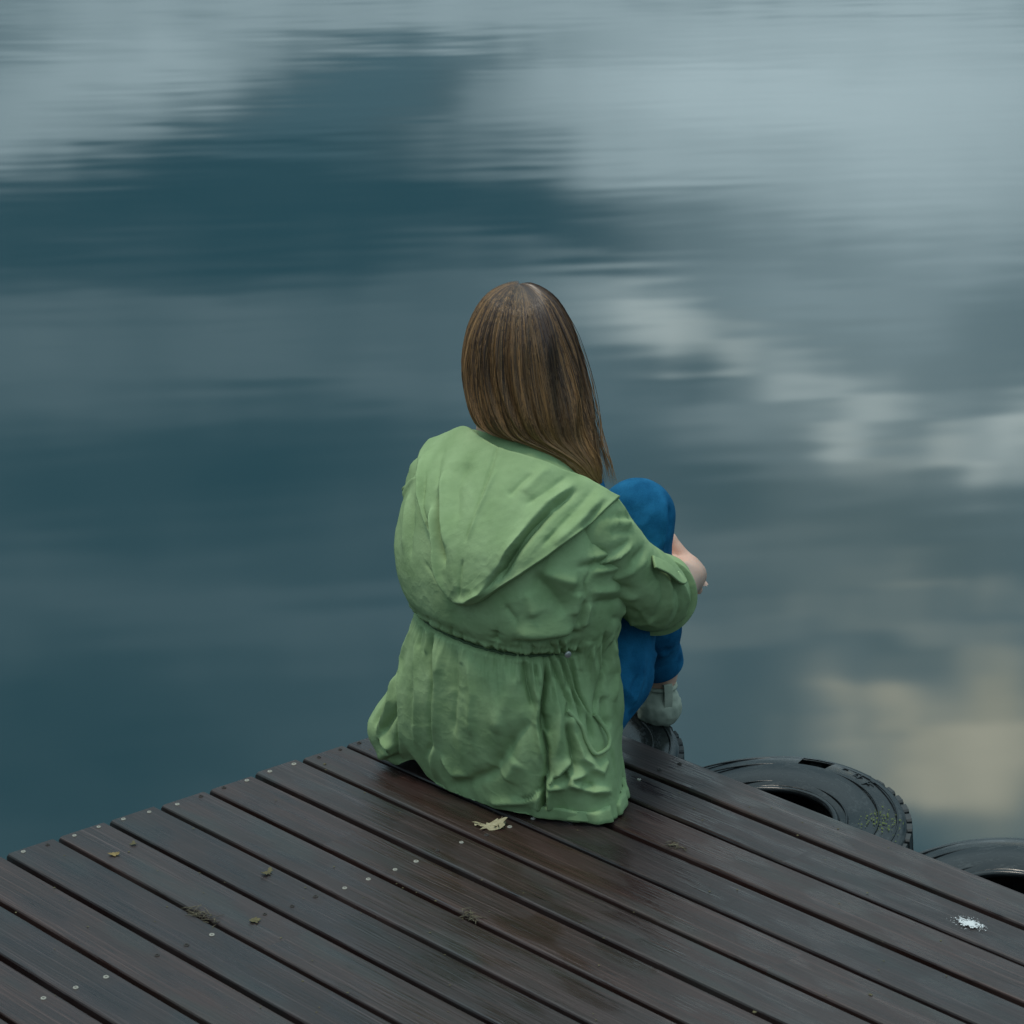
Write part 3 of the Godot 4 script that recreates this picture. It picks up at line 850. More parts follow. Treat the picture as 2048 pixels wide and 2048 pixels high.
# the laid-down hood: rows from the neckline to its tip; each point and its outward direction
var hood_points := [
	[-0.1722, 0.5218, 0.0028, -0.1094, 0.5492, 0.0269, -0.0964, 0.5603, 0.0172, -0.0806, 0.5723, 0.0068, -0.0321, 0.5751, 0.0359, 0.0014, 0.5686, 0.0452, 0.0312, 0.5640, 0.0462, 0.0557, 0.5611, 0.0399, 0.0773, 0.5555, 0.0305, 0.0955, 0.5466, 0.0188, 0.1114, 0.5345, 0.0049, 0.1216, 0.5225, -0.0161, 0.1441, 0.5154, -0.0240, 0.1652, 0.5043, -0.0324, 0.1653, 0.4857, -0.0626],
	[-0.1712, 0.5192, 0.0118, -0.1330, 0.5349, 0.0219, -0.0981, 0.5496, 0.0300, -0.0628, 0.5595, 0.0381, -0.0255, 0.5596, 0.0519, 0.0059, 0.5544, 0.0591, 0.0337, 0.5502, 0.0598, 0.0582, 0.5470, 0.0551, 0.0801, 0.5421, 0.0477, 0.0995, 0.5348, 0.0384, 0.1162, 0.5254, 0.0265, 0.1300, 0.5153, 0.0111, 0.1459, 0.5060, -0.0020, 0.1643, 0.4967, -0.0115, 0.1818, 0.4880, -0.0201],
	[-0.1681, 0.5120, 0.0284, -0.1237, 0.5273, 0.0431, -0.0842, 0.5406, 0.0544, -0.0492, 0.5470, 0.0618, -0.0179, 0.5448, 0.0691, 0.0106, 0.5397, 0.0739, 0.0370, 0.5360, 0.0742, 0.0609, 0.5333, 0.0702, 0.0827, 0.5292, 0.0642, 0.1026, 0.5229, 0.0568, 0.1202, 0.5151, 0.0473, 0.1344, 0.5061, 0.0338, 0.1472, 0.4964, 0.0185, 0.1633, 0.4874, 0.0076, 0.1821, 0.4793, -0.0001],
	[-0.1389, 0.5056, 0.0635, -0.1022, 0.5187, 0.0712, -0.0688, 0.5285, 0.0769, -0.0392, 0.5324, 0.0798, -0.0115, 0.5297, 0.0843, 0.0150, 0.5250, 0.0879, 0.0400, 0.5218, 0.0879, 0.0630, 0.5194, 0.0844, 0.0843, 0.5158, 0.0794, 0.1039, 0.5104, 0.0732, 0.1214, 0.5036, 0.0650, 0.1359, 0.4958, 0.0531, 0.1477, 0.4868, 0.0379, 0.1607, 0.4775, 0.0248, 0.1714, 0.4656, 0.0089],
	[-0.1117, 0.4986, 0.0904, -0.0832, 0.5072, 0.0924, -0.0556, 0.5142, 0.0940, -0.0296, 0.5170, 0.0950, -0.0045, 0.5146, 0.0979, 0.0198, 0.5106, 0.1002, 0.0430, 0.5078, 0.0998, 0.0646, 0.5057, 0.0966, 0.0849, 0.5024, 0.0923, 0.1037, 0.4977, 0.0868, 0.1208, 0.4921, 0.0798, 0.1357, 0.4857, 0.0701, 0.1485, 0.4783, 0.0577, 0.1608, 0.4701, 0.0454, 0.1723, 0.4608, 0.0317],
	[-0.0918, 0.4857, 0.1073, -0.0676, 0.4933, 0.1074, -0.0434, 0.4990, 0.1075, -0.0201, 0.5015, 0.1076, 0.0025, 0.4994, 0.1093, 0.0246, 0.4958, 0.1108, 0.0458, 0.4934, 0.1099, 0.0659, 0.4915, 0.1071, 0.0849, 0.4886, 0.1032, 0.1024, 0.4845, 0.0983, 0.1187, 0.4797, 0.0921, 0.1336, 0.4745, 0.0842, 0.1467, 0.4685, 0.0744, 0.1588, 0.4618, 0.0637, 0.1701, 0.4543, 0.0522],
	[-0.0766, 0.4718, 0.1195, -0.0544, 0.4784, 0.1190, -0.0326, 0.4833, 0.1185, -0.0116, 0.4854, 0.1182, 0.0087, 0.4835, 0.1192, 0.0286, 0.4803, 0.1201, 0.0479, 0.4782, 0.1191, 0.0664, 0.4766, 0.1165, 0.0840, 0.4741, 0.1130, 0.1004, 0.4706, 0.1087, 0.1157, 0.4666, 0.1032, 0.1298, 0.4624, 0.0964, 0.1428, 0.4576, 0.0883, 0.1545, 0.4519, 0.0791, 0.1660, 0.4456, 0.0693],
	[-0.0621, 0.4584, 0.1290, -0.0423, 0.4635, 0.1283, -0.0228, 0.4675, 0.1277, -0.0040, 0.4692, 0.1272, 0.0143, 0.4676, 0.1277, 0.0321, 0.4649, 0.1280, 0.0495, 0.4627, 0.1271, 0.0663, 0.4613, 0.1247, 0.0824, 0.4596, 0.1215, 0.0974, 0.4569, 0.1176, 0.1116, 0.4535, 0.1129, 0.1248, 0.4503, 0.1070, 0.1372, 0.4464, 0.1002, 0.1486, 0.4415, 0.0926, 0.1599, 0.4360, 0.0847],
	[-0.0479, 0.4443, 0.1369, -0.0306, 0.4487, 0.1360, -0.0133, 0.4520, 0.1353, 0.0034, 0.4532, 0.1348, 0.0196, 0.4520, 0.1349, 0.0354, 0.4496, 0.1348, 0.0507, 0.4475, 0.1339, 0.0658, 0.4464, 0.1317, 0.0801, 0.4453, 0.1288, 0.0937, 0.4434, 0.1253, 0.1066, 0.4406, 0.1213, 0.1188, 0.4379, 0.1164, 0.1303, 0.4348, 0.1107, 0.1412, 0.4308, 0.1044, 0.1520, 0.4254, 0.0980],
	[-0.0342, 0.4296, 0.1436, -0.0198, 0.4334, 0.1423, -0.0050, 0.4358, 0.1416, 0.0098, 0.4368, 0.1411, 0.0240, 0.4357, 0.1410, 0.0378, 0.4335, 0.1407, 0.0512, 0.4320, 0.1397, 0.0644, 0.4312, 0.1378, 0.0771, 0.4304, 0.1352, 0.0892, 0.4291, 0.1322, 0.1008, 0.4271, 0.1289, 0.1119, 0.4250, 0.1249, 0.1223, 0.4225, 0.1203, 0.1321, 0.4199, 0.1151, 0.1415, 0.4170, 0.1103],
	[-0.0223, 0.4165, 0.1480, -0.0101, 0.4177, 0.1475, 0.0026, 0.4189, 0.1471, 0.0153, 0.4196, 0.1466, 0.0275, 0.4189, 0.1463, 0.0393, 0.4174, 0.1458, 0.0508, 0.4163, 0.1447, 0.0623, 0.4157, 0.1431, 0.0734, 0.4151, 0.1409, 0.0841, 0.4143, 0.1384, 0.0943, 0.4131, 0.1355, 0.1040, 0.4117, 0.1323, 0.1133, 0.4099, 0.1287, 0.1222, 0.4079, 0.1246, 0.1311, 0.4050, 0.1207],
	[-0.0119, 0.4007, 0.1525, -0.0017, 0.4010, 0.1519, 0.0090, 0.4015, 0.1516, 0.0198, 0.4018, 0.1512, 0.0301, 0.4013, 0.1507, 0.0400, 0.4005, 0.1501, 0.0497, 0.3998, 0.1491, 0.0595, 0.3995, 0.1477, 0.0690, 0.3992, 0.1459, 0.0780, 0.3988, 0.1439, 0.0867, 0.3982, 0.1416, 0.0951, 0.3975, 0.1390, 0.1032, 0.3969, 0.1362, 0.1110, 0.3962, 0.1329, 0.1191, 0.3955, 0.1299],
	[-0.0030, 0.3847, 0.1552, 0.0060, 0.3844, 0.1548, 0.0147, 0.3842, 0.1546, 0.0233, 0.3838, 0.1543, 0.0317, 0.3830, 0.1539, 0.0397, 0.3824, 0.1533, 0.0476, 0.3821, 0.1524, 0.0556, 0.3823, 0.1513, 0.0635, 0.3827, 0.1499, 0.0708, 0.3826, 0.1484, 0.0779, 0.3827, 0.1467, 0.0850, 0.3828, 0.1447, 0.0919, 0.3834, 0.1425, 0.0985, 0.3837, 0.1401, 0.1049, 0.3834, 0.1381],
	[0.0068, 0.3685, 0.1569, 0.0140, 0.3679, 0.1565, 0.0205, 0.3670, 0.1563, 0.0269, 0.3662, 0.1560, 0.0331, 0.3647, 0.1556, 0.0392, 0.3640, 0.1551, 0.0453, 0.3639, 0.1545, 0.0514, 0.3643, 0.1536, 0.0575, 0.3651, 0.1527, 0.0630, 0.3654, 0.1517, 0.0686, 0.3663, 0.1506, 0.0742, 0.3674, 0.1492, 0.0796, 0.3690, 0.1477, 0.0850, 0.3704, 0.1462, 0.0905, 0.3712, 0.1452],
	[0.0172, 0.3519, 0.1573, 0.0224, 0.3516, 0.1571, 0.0264, 0.3486, 0.1571, 0.0305, 0.3483, 0.1568, 0.0345, 0.3455, 0.1563, 0.0385, 0.3452, 0.1560, 0.0425, 0.3450, 0.1556, 0.0465, 0.3447, 0.1551, 0.0517, 0.3469, 0.1546, 0.0547, 0.3467, 0.1542, 0.0589, 0.3491, 0.1534, 0.0630, 0.3515, 0.1526, 0.0662, 0.3540, 0.1519, 0.0704, 0.3564, 0.1510, 0.0736, 0.3589, 0.1501],
]
var hood_out := [
	[-0.50, 0.81, 0.29, -0.54, 0.80, 0.26, -0.52, 0.84, 0.17, -0.51, 0.84, 0.19, -0.09, 0.79, 0.61, 0.01, 0.75, 0.66, 0.17, 0.76, 0.63, 0.32, 0.78, 0.54, 0.51, 0.79, 0.35, 0.61, 0.78, 0.17, 0.66, 0.75, -0.04, 0.10, 0.98, -0.15, 0.34, 0.93, -0.17, 0.69, 0.68, -0.24, 0.49, 0.68, -0.54],
	[-0.50, 0.81, 0.29, -0.45, 0.85, 0.28, -0.40, 0.84, 0.36, -0.28, 0.82, 0.50, -0.07, 0.76, 0.65, 0.04, 0.73, 0.68, 0.16, 0.73, 0.66, 0.28, 0.75, 0.60, 0.42, 0.77, 0.49, 0.54, 0.77, 0.34, 0.62, 0.76, 0.18, 0.57, 0.82, 0.07, 0.62, 0.78, 0.06, 0.76, 0.64, 0.04, 0.80, 0.56, 0.19],
	[-0.44, 0.65, 0.62, -0.40, 0.77, 0.50, -0.30, 0.77, 0.57, -0.16, 0.74, 0.65, -0.03, 0.71, 0.70, 0.05, 0.71, 0.71, 0.14, 0.71, 0.69, 0.24, 0.73, 0.64, 0.36, 0.74, 0.57, 0.49, 0.74, 0.46, 0.59, 0.72, 0.36, 0.62, 0.72, 0.32, 0.62, 0.70, 0.34, 0.76, 0.60, 0.25, 0.77, 0.40, 0.50],
	[-0.56, 0.65, 0.51, -0.36, 0.69, 0.63, -0.21, 0.70, 0.68, -0.09, 0.70, 0.71, -0.01, 0.68, 0.73, 0.05, 0.67, 0.74, 0.13, 0.68, 0.72, 0.22, 0.69, 0.69, 0.33, 0.70, 0.64, 0.45, 0.69, 0.57, 0.55, 0.66, 0.51, 0.60, 0.63, 0.50, 0.61, 0.61, 0.51, 0.79, 0.56, 0.25, 0.89, 0.45, -0.01],
	[-0.39, 0.58, 0.72, -0.26, 0.61, 0.75, -0.14, 0.65, 0.75, -0.06, 0.65, 0.75, 0.00, 0.64, 0.77, 0.06, 0.61, 0.79, 0.13, 0.61, 0.78, 0.22, 0.62, 0.76, 0.31, 0.62, 0.72, 0.42, 0.62, 0.66, 0.52, 0.60, 0.60, 0.60, 0.57, 0.56, 0.66, 0.54, 0.52, 0.80, 0.51, 0.32, 0.87, 0.47, 0.15],
	[-0.30, 0.49, 0.82, -0.19, 0.54, 0.82, -0.10, 0.58, 0.81, -0.03, 0.59, 0.81, 0.02, 0.58, 0.82, 0.07, 0.55, 0.83, 0.14, 0.54, 0.83, 0.21, 0.54, 0.81, 0.30, 0.54, 0.79, 0.39, 0.54, 0.74, 0.49, 0.53, 0.69, 0.58, 0.52, 0.63, 0.67, 0.50, 0.55, 0.77, 0.46, 0.44, 0.85, 0.39, 0.36],
	[-0.23, 0.43, 0.87, -0.14, 0.48, 0.87, -0.06, 0.51, 0.86, -0.01, 0.52, 0.86, 0.03, 0.51, 0.86, 0.07, 0.50, 0.86, 0.13, 0.50, 0.85, 0.20, 0.50, 0.84, 0.28, 0.49, 0.83, 0.36, 0.47, 0.80, 0.45, 0.47, 0.76, 0.53, 0.46, 0.71, 0.63, 0.44, 0.64, 0.72, 0.41, 0.56, 0.80, 0.40, 0.44],
	[-0.15, 0.43, 0.89, -0.09, 0.44, 0.90, -0.04, 0.45, 0.89, 0.00, 0.45, 0.89, 0.03, 0.45, 0.89, 0.08, 0.44, 0.89, 0.13, 0.44, 0.89, 0.19, 0.44, 0.88, 0.26, 0.43, 0.86, 0.33, 0.42, 0.84, 0.41, 0.42, 0.81, 0.49, 0.41, 0.77, 0.58, 0.39, 0.72, 0.66, 0.34, 0.67, 0.73, 0.28, 0.63],
	[-0.08, 0.35, 0.93, -0.05, 0.38, 0.92, -0.01, 0.39, 0.92, 0.02, 0.39, 0.92, 0.05, 0.39, 0.92, 0.08, 0.38, 0.92, 0.13, 0.37, 0.92, 0.19, 0.37, 0.91, 0.25, 0.36, 0.90, 0.31, 0.36, 0.88, 0.37, 0.36, 0.86, 0.44, 0.35, 0.83, 0.53, 0.33, 0.78, 0.61, 0.30, 0.74, 0.66, 0.29, 0.69],
	[-0.05, 0.32, 0.95, -0.03, 0.33, 0.94, 0.00, 0.34, 0.94, 0.03, 0.34, 0.94, 0.05, 0.34, 0.94, 0.09, 0.33, 0.94, 0.13, 0.33, 0.94, 0.18, 0.33, 0.93, 0.23, 0.32, 0.92, 0.29, 0.32, 0.90, 0.34, 0.31, 0.89, 0.41, 0.30, 0.86, 0.49, 0.28, 0.83, 0.55, 0.24, 0.80, 0.61, 0.19, 0.77],
	[-0.02, 0.28, 0.96, -0.01, 0.27, 0.96, 0.01, 0.28, 0.96, 0.03, 0.28, 0.96, 0.06, 0.28, 0.96, 0.09, 0.27, 0.96, 0.13, 0.27, 0.95, 0.17, 0.27, 0.95, 0.22, 0.26, 0.94, 0.27, 0.26, 0.93, 0.32, 0.25, 0.91, 0.38, 0.24, 0.89, 0.44, 0.23, 0.87, 0.48, 0.21, 0.85, 0.53, 0.21, 0.82],
	[-0.00, 0.17, 0.99, 0.01, 0.20, 0.98, 0.02, 0.21, 0.98, 0.04, 0.22, 0.97, 0.07, 0.22, 0.97, 0.09, 0.22, 0.97, 0.12, 0.21, 0.97, 0.16, 0.21, 0.96, 0.20, 0.21, 0.96, 0.24, 0.20, 0.95, 0.29, 0.19, 0.94, 0.33, 0.19, 0.92, 0.37, 0.18, 0.91, 0.41, 0.18, 0.90, 0.44, 0.17, 0.88],
	[-0.00, 0.17, 0.99, 0.02, 0.15, 0.99, 0.03, 0.15, 0.99, 0.05, 0.15, 0.99, 0.07, 0.15, 0.99, 0.09, 0.15, 0.99, 0.12, 0.14, 0.98, 0.15, 0.14, 0.98, 0.18, 0.14, 0.97, 0.21, 0.14, 0.97, 0.24, 0.13, 0.96, 0.28, 0.13, 0.95, 0.31, 0.13, 0.94, 0.35, 0.13, 0.93, 0.39, 0.13, 0.91],
	[0.00, 0.04, 1.00, 0.03, 0.07, 1.00, 0.04, 0.06, 1.00, 0.06, 0.05, 1.00, 0.07, 0.04, 1.00, 0.09, 0.04, 1.00, 0.12, 0.04, 0.99, 0.14, 0.04, 0.99, 0.16, 0.05, 0.99, 0.18, 0.05, 0.98, 0.20, 0.06, 0.98, 0.23, 0.05, 0.97, 0.25, 0.06, 0.97, 0.28, 0.07, 0.96, 0.29, 0.08, 0.95],
	[0.02, 0.04, 1.00, 0.05, 0.04, 1.00, 0.05, -0.02, 1.00, 0.08, -0.02, 1.00, 0.07, -0.07, 0.99, 0.07, -0.08, 0.99, 0.11, -0.08, 0.99, 0.11, -0.08, 0.99, 0.15, -0.02, 0.99, 0.15, -0.02, 0.99, 0.15, 0.03, 0.99, 0.20, 0.03, 0.98, 0.20, 0.03, 0.98, 0.22, 0.02, 0.98, 0.24, 0.02, 0.97],
]

# ------------------------------------------------------------------ person
# Person frame: x to her right, y up, -z the way she faces; origin on the deck under her seat.
func local_point(r: float, y: float, f: float) -> Vector3:
	return Vector3(r, y, -f)

# --- distance fields -------------------------------------------------
func field(lo: Vector3, hi: Vector3, cell: float) -> Dictionary:
	var n := Vector3i(((hi - lo) / cell).ceil()) + Vector3i.ONE
	return {"lo": lo, "n": n, "c": cell, "f": fill(n.x * n.y * n.z, 1.0)}

func blend(g: Dictionary, a: Vector3, ra: float, b: Vector3, rb: float, k: float, squash := Vector3.ONE) -> void:
	# joins a tapered capsule to the field; squash scales space about the capsule's middle
	var lo: Vector3 = g.lo
	var n: Vector3i = g.n
	var c: float = g.c
	var m := maxf(ra, rb) * maxf(maxf(1.0 / squash.x, 1.0 / squash.y), 1.0 / squash.z) + k + 2.0 * c
	var l := ((a.min(b) - Vector3.ONE * m - lo) / c).floor()
	var h := ((a.max(b) + Vector3.ONE * m - lo) / c).ceil()
	var f: PackedFloat32Array = g.f
	var mid := (a + b) * 0.5
	var aa := mid + (a - mid) * squash
	var ab := (b - a) * squash
	var q := maxf(ab.length_squared(), 1e-12)
	var least := minf(minf(squash.x, squash.y), squash.z)
	for z in range(maxi(0, int(l.z)), mini(n.z, int(h.z) + 1)):
		for y in range(maxi(0, int(l.y)), mini(n.y, int(h.y) + 1)):
			var row := (z * n.y + y) * n.x
			for x in range(maxi(0, int(l.x)), mini(n.x, int(h.x) + 1)):
				var p := mid + (lo + Vector3(x, y, z) * c - mid) * squash
				var t := clampf((p - aa).dot(ab) / q, 0.0, 1.0)
				var d := (p.distance_to(aa + ab * t) - lerpf(ra, rb, t)) / maxf(least, 0.5)
				var o := f[row + x]
				var s := maxf(k - absf(o - d), 0.0) / k
				f[row + x] = minf(o, d) - s * s * k * 0.25
	g.f = f

func chain(g: Dictionary, pts: Array, k: float) -> void:
	# pts: [point, radius] one after another
	for i in pts.size() - 1:
		blend(g, pts[i][0], pts[i][1], pts[i + 1][0], pts[i + 1][1], k)

func net(g: Dictionary, pos: PackedVector3Array, nor: PackedVector3Array, idx: PackedInt32Array) -> Array:
	# surface nets: one vertex in each cell that the surface crosses, one quad round each crossed edge
	var n: Vector3i = g.n
	var f: PackedFloat32Array = g.f
	var lo: Vector3 = g.lo
	var c: float = g.c
	var at := {}
	var sy := n.x
	var sz := n.x * n.y
	var corner := [0, 1, sy, sy + 1, sz, sz + 1, sz + sy, sz + sy + 1]
	var edges := [[0, 1], [2, 3], [4, 5], [6, 7], [0, 2], [1, 3], [4, 6], [5, 7], [0, 4], [1, 5], [2, 6], [3, 7]]
	for z in n.z - 1:
		for y in n.y - 1:
			var i := z * sz + y * sy
			for x in n.x - 1:
				var s := (1 if f[i] < 0.0 else 0) + (1 if f[i + 1] < 0.0 else 0) + (1 if f[i + sy] < 0.0 else 0) + (1 if f[i + sy + 1] < 0.0 else 0) + (1 if f[i + sz] < 0.0 else 0) + (1 if f[i + sz + 1] < 0.0 else 0) + (1 if f[i + sz + sy] < 0.0 else 0) + (1 if f[i + sz + sy + 1] < 0.0 else 0)
				if s > 0 and s < 8:
					var sum := Vector3.ZERO
					var cnt := 0
					for e in edges:
						var fa := f[i + corner[e[0]]]
						var fb := f[i + corner[e[1]]]
						if (fa < 0.0) != (fb < 0.0):
							var t := fa / (fa - fb)
							var ca := Vector3(e[0] & 1, (e[0] >> 1) & 1, e[0] >> 2)
							var cb := Vector3(e[1] & 1, (e[1] >> 1) & 1, e[1] >> 2)
							sum += ca.lerp(cb, t)
							cnt += 1
					at[i] = pos.size()
					pos.append(lo + (Vector3(x, y, z) + sum / cnt) * c)
					var gx := f[i + 1] - f[i] + f[i + sy + 1] - f[i + sy] + f[i + sz + 1] - f[i + sz] + f[i + sz + sy + 1] - f[i + sz + sy]
					var gy := f[i + sy] - f[i] + f[i + sy + 1] - f[i + 1] + f[i + sz + sy] - f[i + sz] + f[i + sz + sy + 1] - f[i + sz + 1]
					var gz := f[i + sz] - f[i] + f[i + sz + 1] - f[i + 1] + f[i + sz + sy] - f[i + sy] + f[i + sz + sy + 1] - f[i + sy + 1]
					nor.append(Vector3(gx, gy, gz).normalized())
				i += 1
	for i in at:
		var s0: bool = f[i] < 0.0
		for d in [[1, sy, sz], [sy, sz, 1], [sz, 1, sy]]:
			var s1: bool = f[i + d[0]] < 0.0
			if s0 != s1:
				var a = at.get(i)
				var b = at.get(i - d[1])
				var e = at.get(i - d[2])
				var h = at.get(i - d[1] - d[2])
				if b == null or e == null or h == null:
					continue
				if s0:
					idx.append_array(PackedInt32Array([a, e, b, b, e, h]))
				else:
					idx.append_array(PackedInt32Array([a, b, e, b, h, e]))
	return [pos, nor, idx]

func net_mesh(fields: Array, marks: Array = [], rough := 0.0, scale := 60.0) -> ArrayMesh:
	var pos := PackedVector3Array()
	var nor := PackedVector3Array()
	var idx := PackedInt32Array()
	for g in fields:
		var r := net(g, pos, nor, idx)
		pos = r[0]
		nor = r[1]
		idx = r[2]
	if marks.size() > 0 or rough > 0.0:
		for i in pos.size():
			var d := stroke_sum(pos[i], marks)
			if rough > 0.0:
				d += rough * fine.get_noise_3dv(pos[i] * scale)
			pos[i] += nor[i] * d
		nor = smooth_normals(pos, idx)
	var arr := []
	arr.resize(Mesh.ARRAY_MAX)
	arr[Mesh.ARRAY_VERTEX] = pos
	arr[Mesh.ARRAY_NORMAL] = nor
	arr[Mesh.ARRAY_INDEX] = idx
	var m := ArrayMesh.new()
	m.add_surface_from_arrays(Mesh.PRIMITIVE_TRIANGLES, arr)
	return m

func smooth_normals(pos: PackedVector3Array, idx: PackedInt32Array) -> PackedVector3Array:
	var nor := PackedVector3Array()
	nor.resize(pos.size())
	for t in range(0, idx.size(), 3):
		var n := (pos[idx[t + 2]] - pos[idx[t]]).cross(pos[idx[t + 1]] - pos[idx[t]])
		nor[idx[t]] += n
		nor[idx[t + 1]] += n
		nor[idx[t + 2]] += n
	for i in nor.size():
		nor[i] = nor[i].normalized()
	return nor

# --- folds: ridges and creases drawn as lines over a surface -------------
# A fold is [width, height, x, y, z, x, y, z, ...]; it fades out at both ends.
func fold_lines(list: Array) -> Array:
	var out := []
	for s in list:
		var pts := PackedVector3Array()
		for k in range(2, s.size(), 3):
			pts.append(Vector3(s[k], s[k + 1], s[k + 2]))
		var box := AABB(pts[0], Vector3.ZERO)
		var total := 0.0
		for k in pts.size():
			box = box.expand(pts[k])
			if k:
				total += pts[k].distance_to(pts[k - 1])
		out.append([box.grow(s[0] * 2.4), pts, float(s[0]), float(s[1]), total])
	return out

func stroke_sum(p: Vector3, marks: Array) -> float:
	var d := 0.0
	for s in marks:
		if not s[0].has_point(p):
			continue
		var pts: PackedVector3Array = s[1]
		var best := 1e9
		var run := 0.0
		var along := 0.0
		for k in pts.size() - 1:
			var ab := pts[k + 1] - pts[k]
			var q := ab.length_squared()
			var t := clampf((p - pts[k]).dot(ab) / maxf(q, 1e-9), 0.0, 1.0)
			var e := p.distance_squared_to(pts[k] + ab * t)
			var l := sqrt(q)
			if e < best:
				best = e
				along = run + t * l
			run += l
		var w: float = s[2]
		var x := best / (w * w)
		if x < 5.5:
			var u: float = along / s[4]
			var fade := minf(minf(u, 1.0 - u) * 5.0, 1.0)
			fade = 0.25 + 0.75 * fade * (2.0 - fade)
			d += s[3] * (exp(-1.9 * (sqrt(x + 0.12) - 0.346)) if s[3] > 0.0 else exp(-2.0 * (sqrt(x + 0.03) - 0.173))) * fade
	return d

func sculpt(rows: Array, marks: Array, wrap: bool, flip: bool, extra: Array = []) -> Array:
	# pushes a grid of points in and out along its own normals
	var out := []
	var nr := rows.size()
	var nc: int = rows[0].size()
	for i in nr:
		var line := PackedVector3Array()
		for j in nc:
			var p: Vector3 = rows[i][j]
			var jl := (j - 1 + nc) % nc if wrap else maxi(j - 1, 0)
			var jr := (j + 1) % nc if wrap else mini(j + 1, nc - 1)
			var du: Vector3 = rows[i][jr] - rows[i][jl]
			var dv: Vector3 = rows[mini(i + 1, nr - 1)][j] - rows[maxi(i - 1, 0)][j]
			var n := dv.cross(du).normalized() * (-1.0 if flip else 1.0)
			var d := stroke_sum(p, marks)
			if not extra.is_empty():
				d += extra[i][j]
			line.append(p + n * maxf(d, -0.021))
		out.append(line)
	return out

func curve(table: Array, t: float, col: int) -> float:
	# Catmull-Rom through a column of a table
	var n := table.size()
	var i := clampi(int(t), 0, n - 2)
	var u := t - i
	var p0: float = table[maxi(i - 1, 0)][col]
	var p1: float = table[i][col]
	var p2: float = table[i + 1][col]
	var p3: float = table[mini(i + 2, n - 1)][col]
	return 0.5 * (2.0 * p1 + (p2 - p0) * u + (2.0 * p0 - 5.0 * p1 + 4.0 * p2 - p3) * u * u + (3.0 * p1 - p0 - 3.0 * p2 + p3) * u * u * u)

# --- jacket ---------------------------------------------------------------
# height, forward shift, sideways shift, half width, half depth, forward tilt in degrees, fall to the right
var jacket_rings := [
	[0.004, 0.024, 0.010, 0.200, 0.136, 0.0, 0.0],
	[0.075, 0.010, -0.004, 0.212, 0.144, 0.0, 0.0],
	[0.150, 0.000, -0.004, 0.192, 0.146, 0.0, 0.03],
	[0.225, -0.008, -0.002, 0.164, 0.136, 0.0, 0.075],
	[0.276, -0.012, 0.0, 0.151, 0.125, 0.0, 0.085],
	[0.314, -0.009, 0.0, 0.173, 0.145, 0.0, 0.080],
	[0.365, -0.004, 0.0, 0.190, 0.153, 5.0, 0.05],
	[0.420, 0.004, 0.0, 0.190, 0.145, 10.0, 0.02],
	[0.468, 0.014, -0.006, 0.174, 0.127, 16.0, 0.0],
	[0.502, 0.024, -0.010, 0.148, 0.107, 20.0, 0.0],
	[0.527, 0.032, -0.010, 0.118, 0.090, 25.0, 0.0],
	[0.547, 0.038, -0.008, 0.092, 0.075, 28.0, 0.0],
	[0.562, 0.042, -0.006, 0.075, 0.063, 30.0, 0.0],
]
const TORSO_ROWS := 250
const TORSO_COLS := 381
const TORSO_SPAN := 2.75      # the jacket is open in front

func torso_point(t: float, th: float) -> Vector3:
	var y := curve(jacket_rings, t, 0)
	var fc := curve(jacket_rings, t, 1)
	var a := curve(jacket_rings, t, 3)
	var b := curve(jacket_rings, t, 4)
	var tilt := deg_to_rad(curve(jacket_rings, t, 5))
	var s := sin(th)
	var c := cos(th)
	var sup := pow(pow(absf(s), 2.4) + pow(absf(c), 2.4), -1.0 / 2.4)
	var back := b * c * sup
	var x := a * s * sup
	# the skirt stands out in a corner at the back left and at the right
	var deg := rad_to_deg(th)
	var flare := 0.34 * exp(-pow((deg + 58.0) / 17.0, 2.0)) * exp(-pow((t - 0.55) / 0.95, 2.0)) + 0.20 * exp(-pow((deg - 74.0) / 15.0, 2.0)) * exp(-pow(t / 0.8, 2.0))
	y += 0.026 * exp(-pow((deg + 37.0) / 9.0, 2.0)) * smoothstep(1.0, 0.0, t)
	# the open front hangs straight, free of the drawstring
	x += 0.030 * smoothstep(72.0, 100.0, deg) * exp(-pow((t - 4.0) / 1.3, 2.0))
	var slim := 1.0 - 0.20 * smoothstep(78.0, 125.0, deg) * smoothstep(2.6, 0.6, t)
	x *= (1.0 + flare * 0.55) * slim
	back += (absf(back) + 0.05) * flare
	return Vector3(curve(jacket_rings, t, 2) + x, y + back * sin(tilt) - x * curve(jacket_rings, t, 6), -fc + back * cos(tilt))

func torso_angle(j: int) -> float:
	# more columns over the back and the right side than in front
	var u := float(j) / (TORSO_COLS - 1) * 2.0 - 1.0
	return TORSO_SPAN * (0.62 * u + 0.38 * u * u * u) + 0.25 * (1.0 - u * u)

func torso_rows(top := 10.9) -> Array:
	var rows := []
	for k in 4:
		# the hem is turned up inside
		var inner := PackedVector3Array()
		for j in TORSO_COLS:
			var p := torso_point(0.0, torso_angle(j))
			inner.append(Vector3(p.x * [0.965, 0.97, 0.98, 0.992][k], p.y + [0.022, 0.010, 0.002, -0.001][k], p.z * [0.965, 0.97, 0.98, 0.992][k]))
		rows.append(inner)
	for i in TORSO_ROWS:
		var t := float(i) / (TORSO_ROWS - 1) * top
		var line := PackedVector3Array()
		for j in TORSO_COLS:
			line.append(torso_point(t, torso_angle(j)))
		rows.append(line)
	return rows

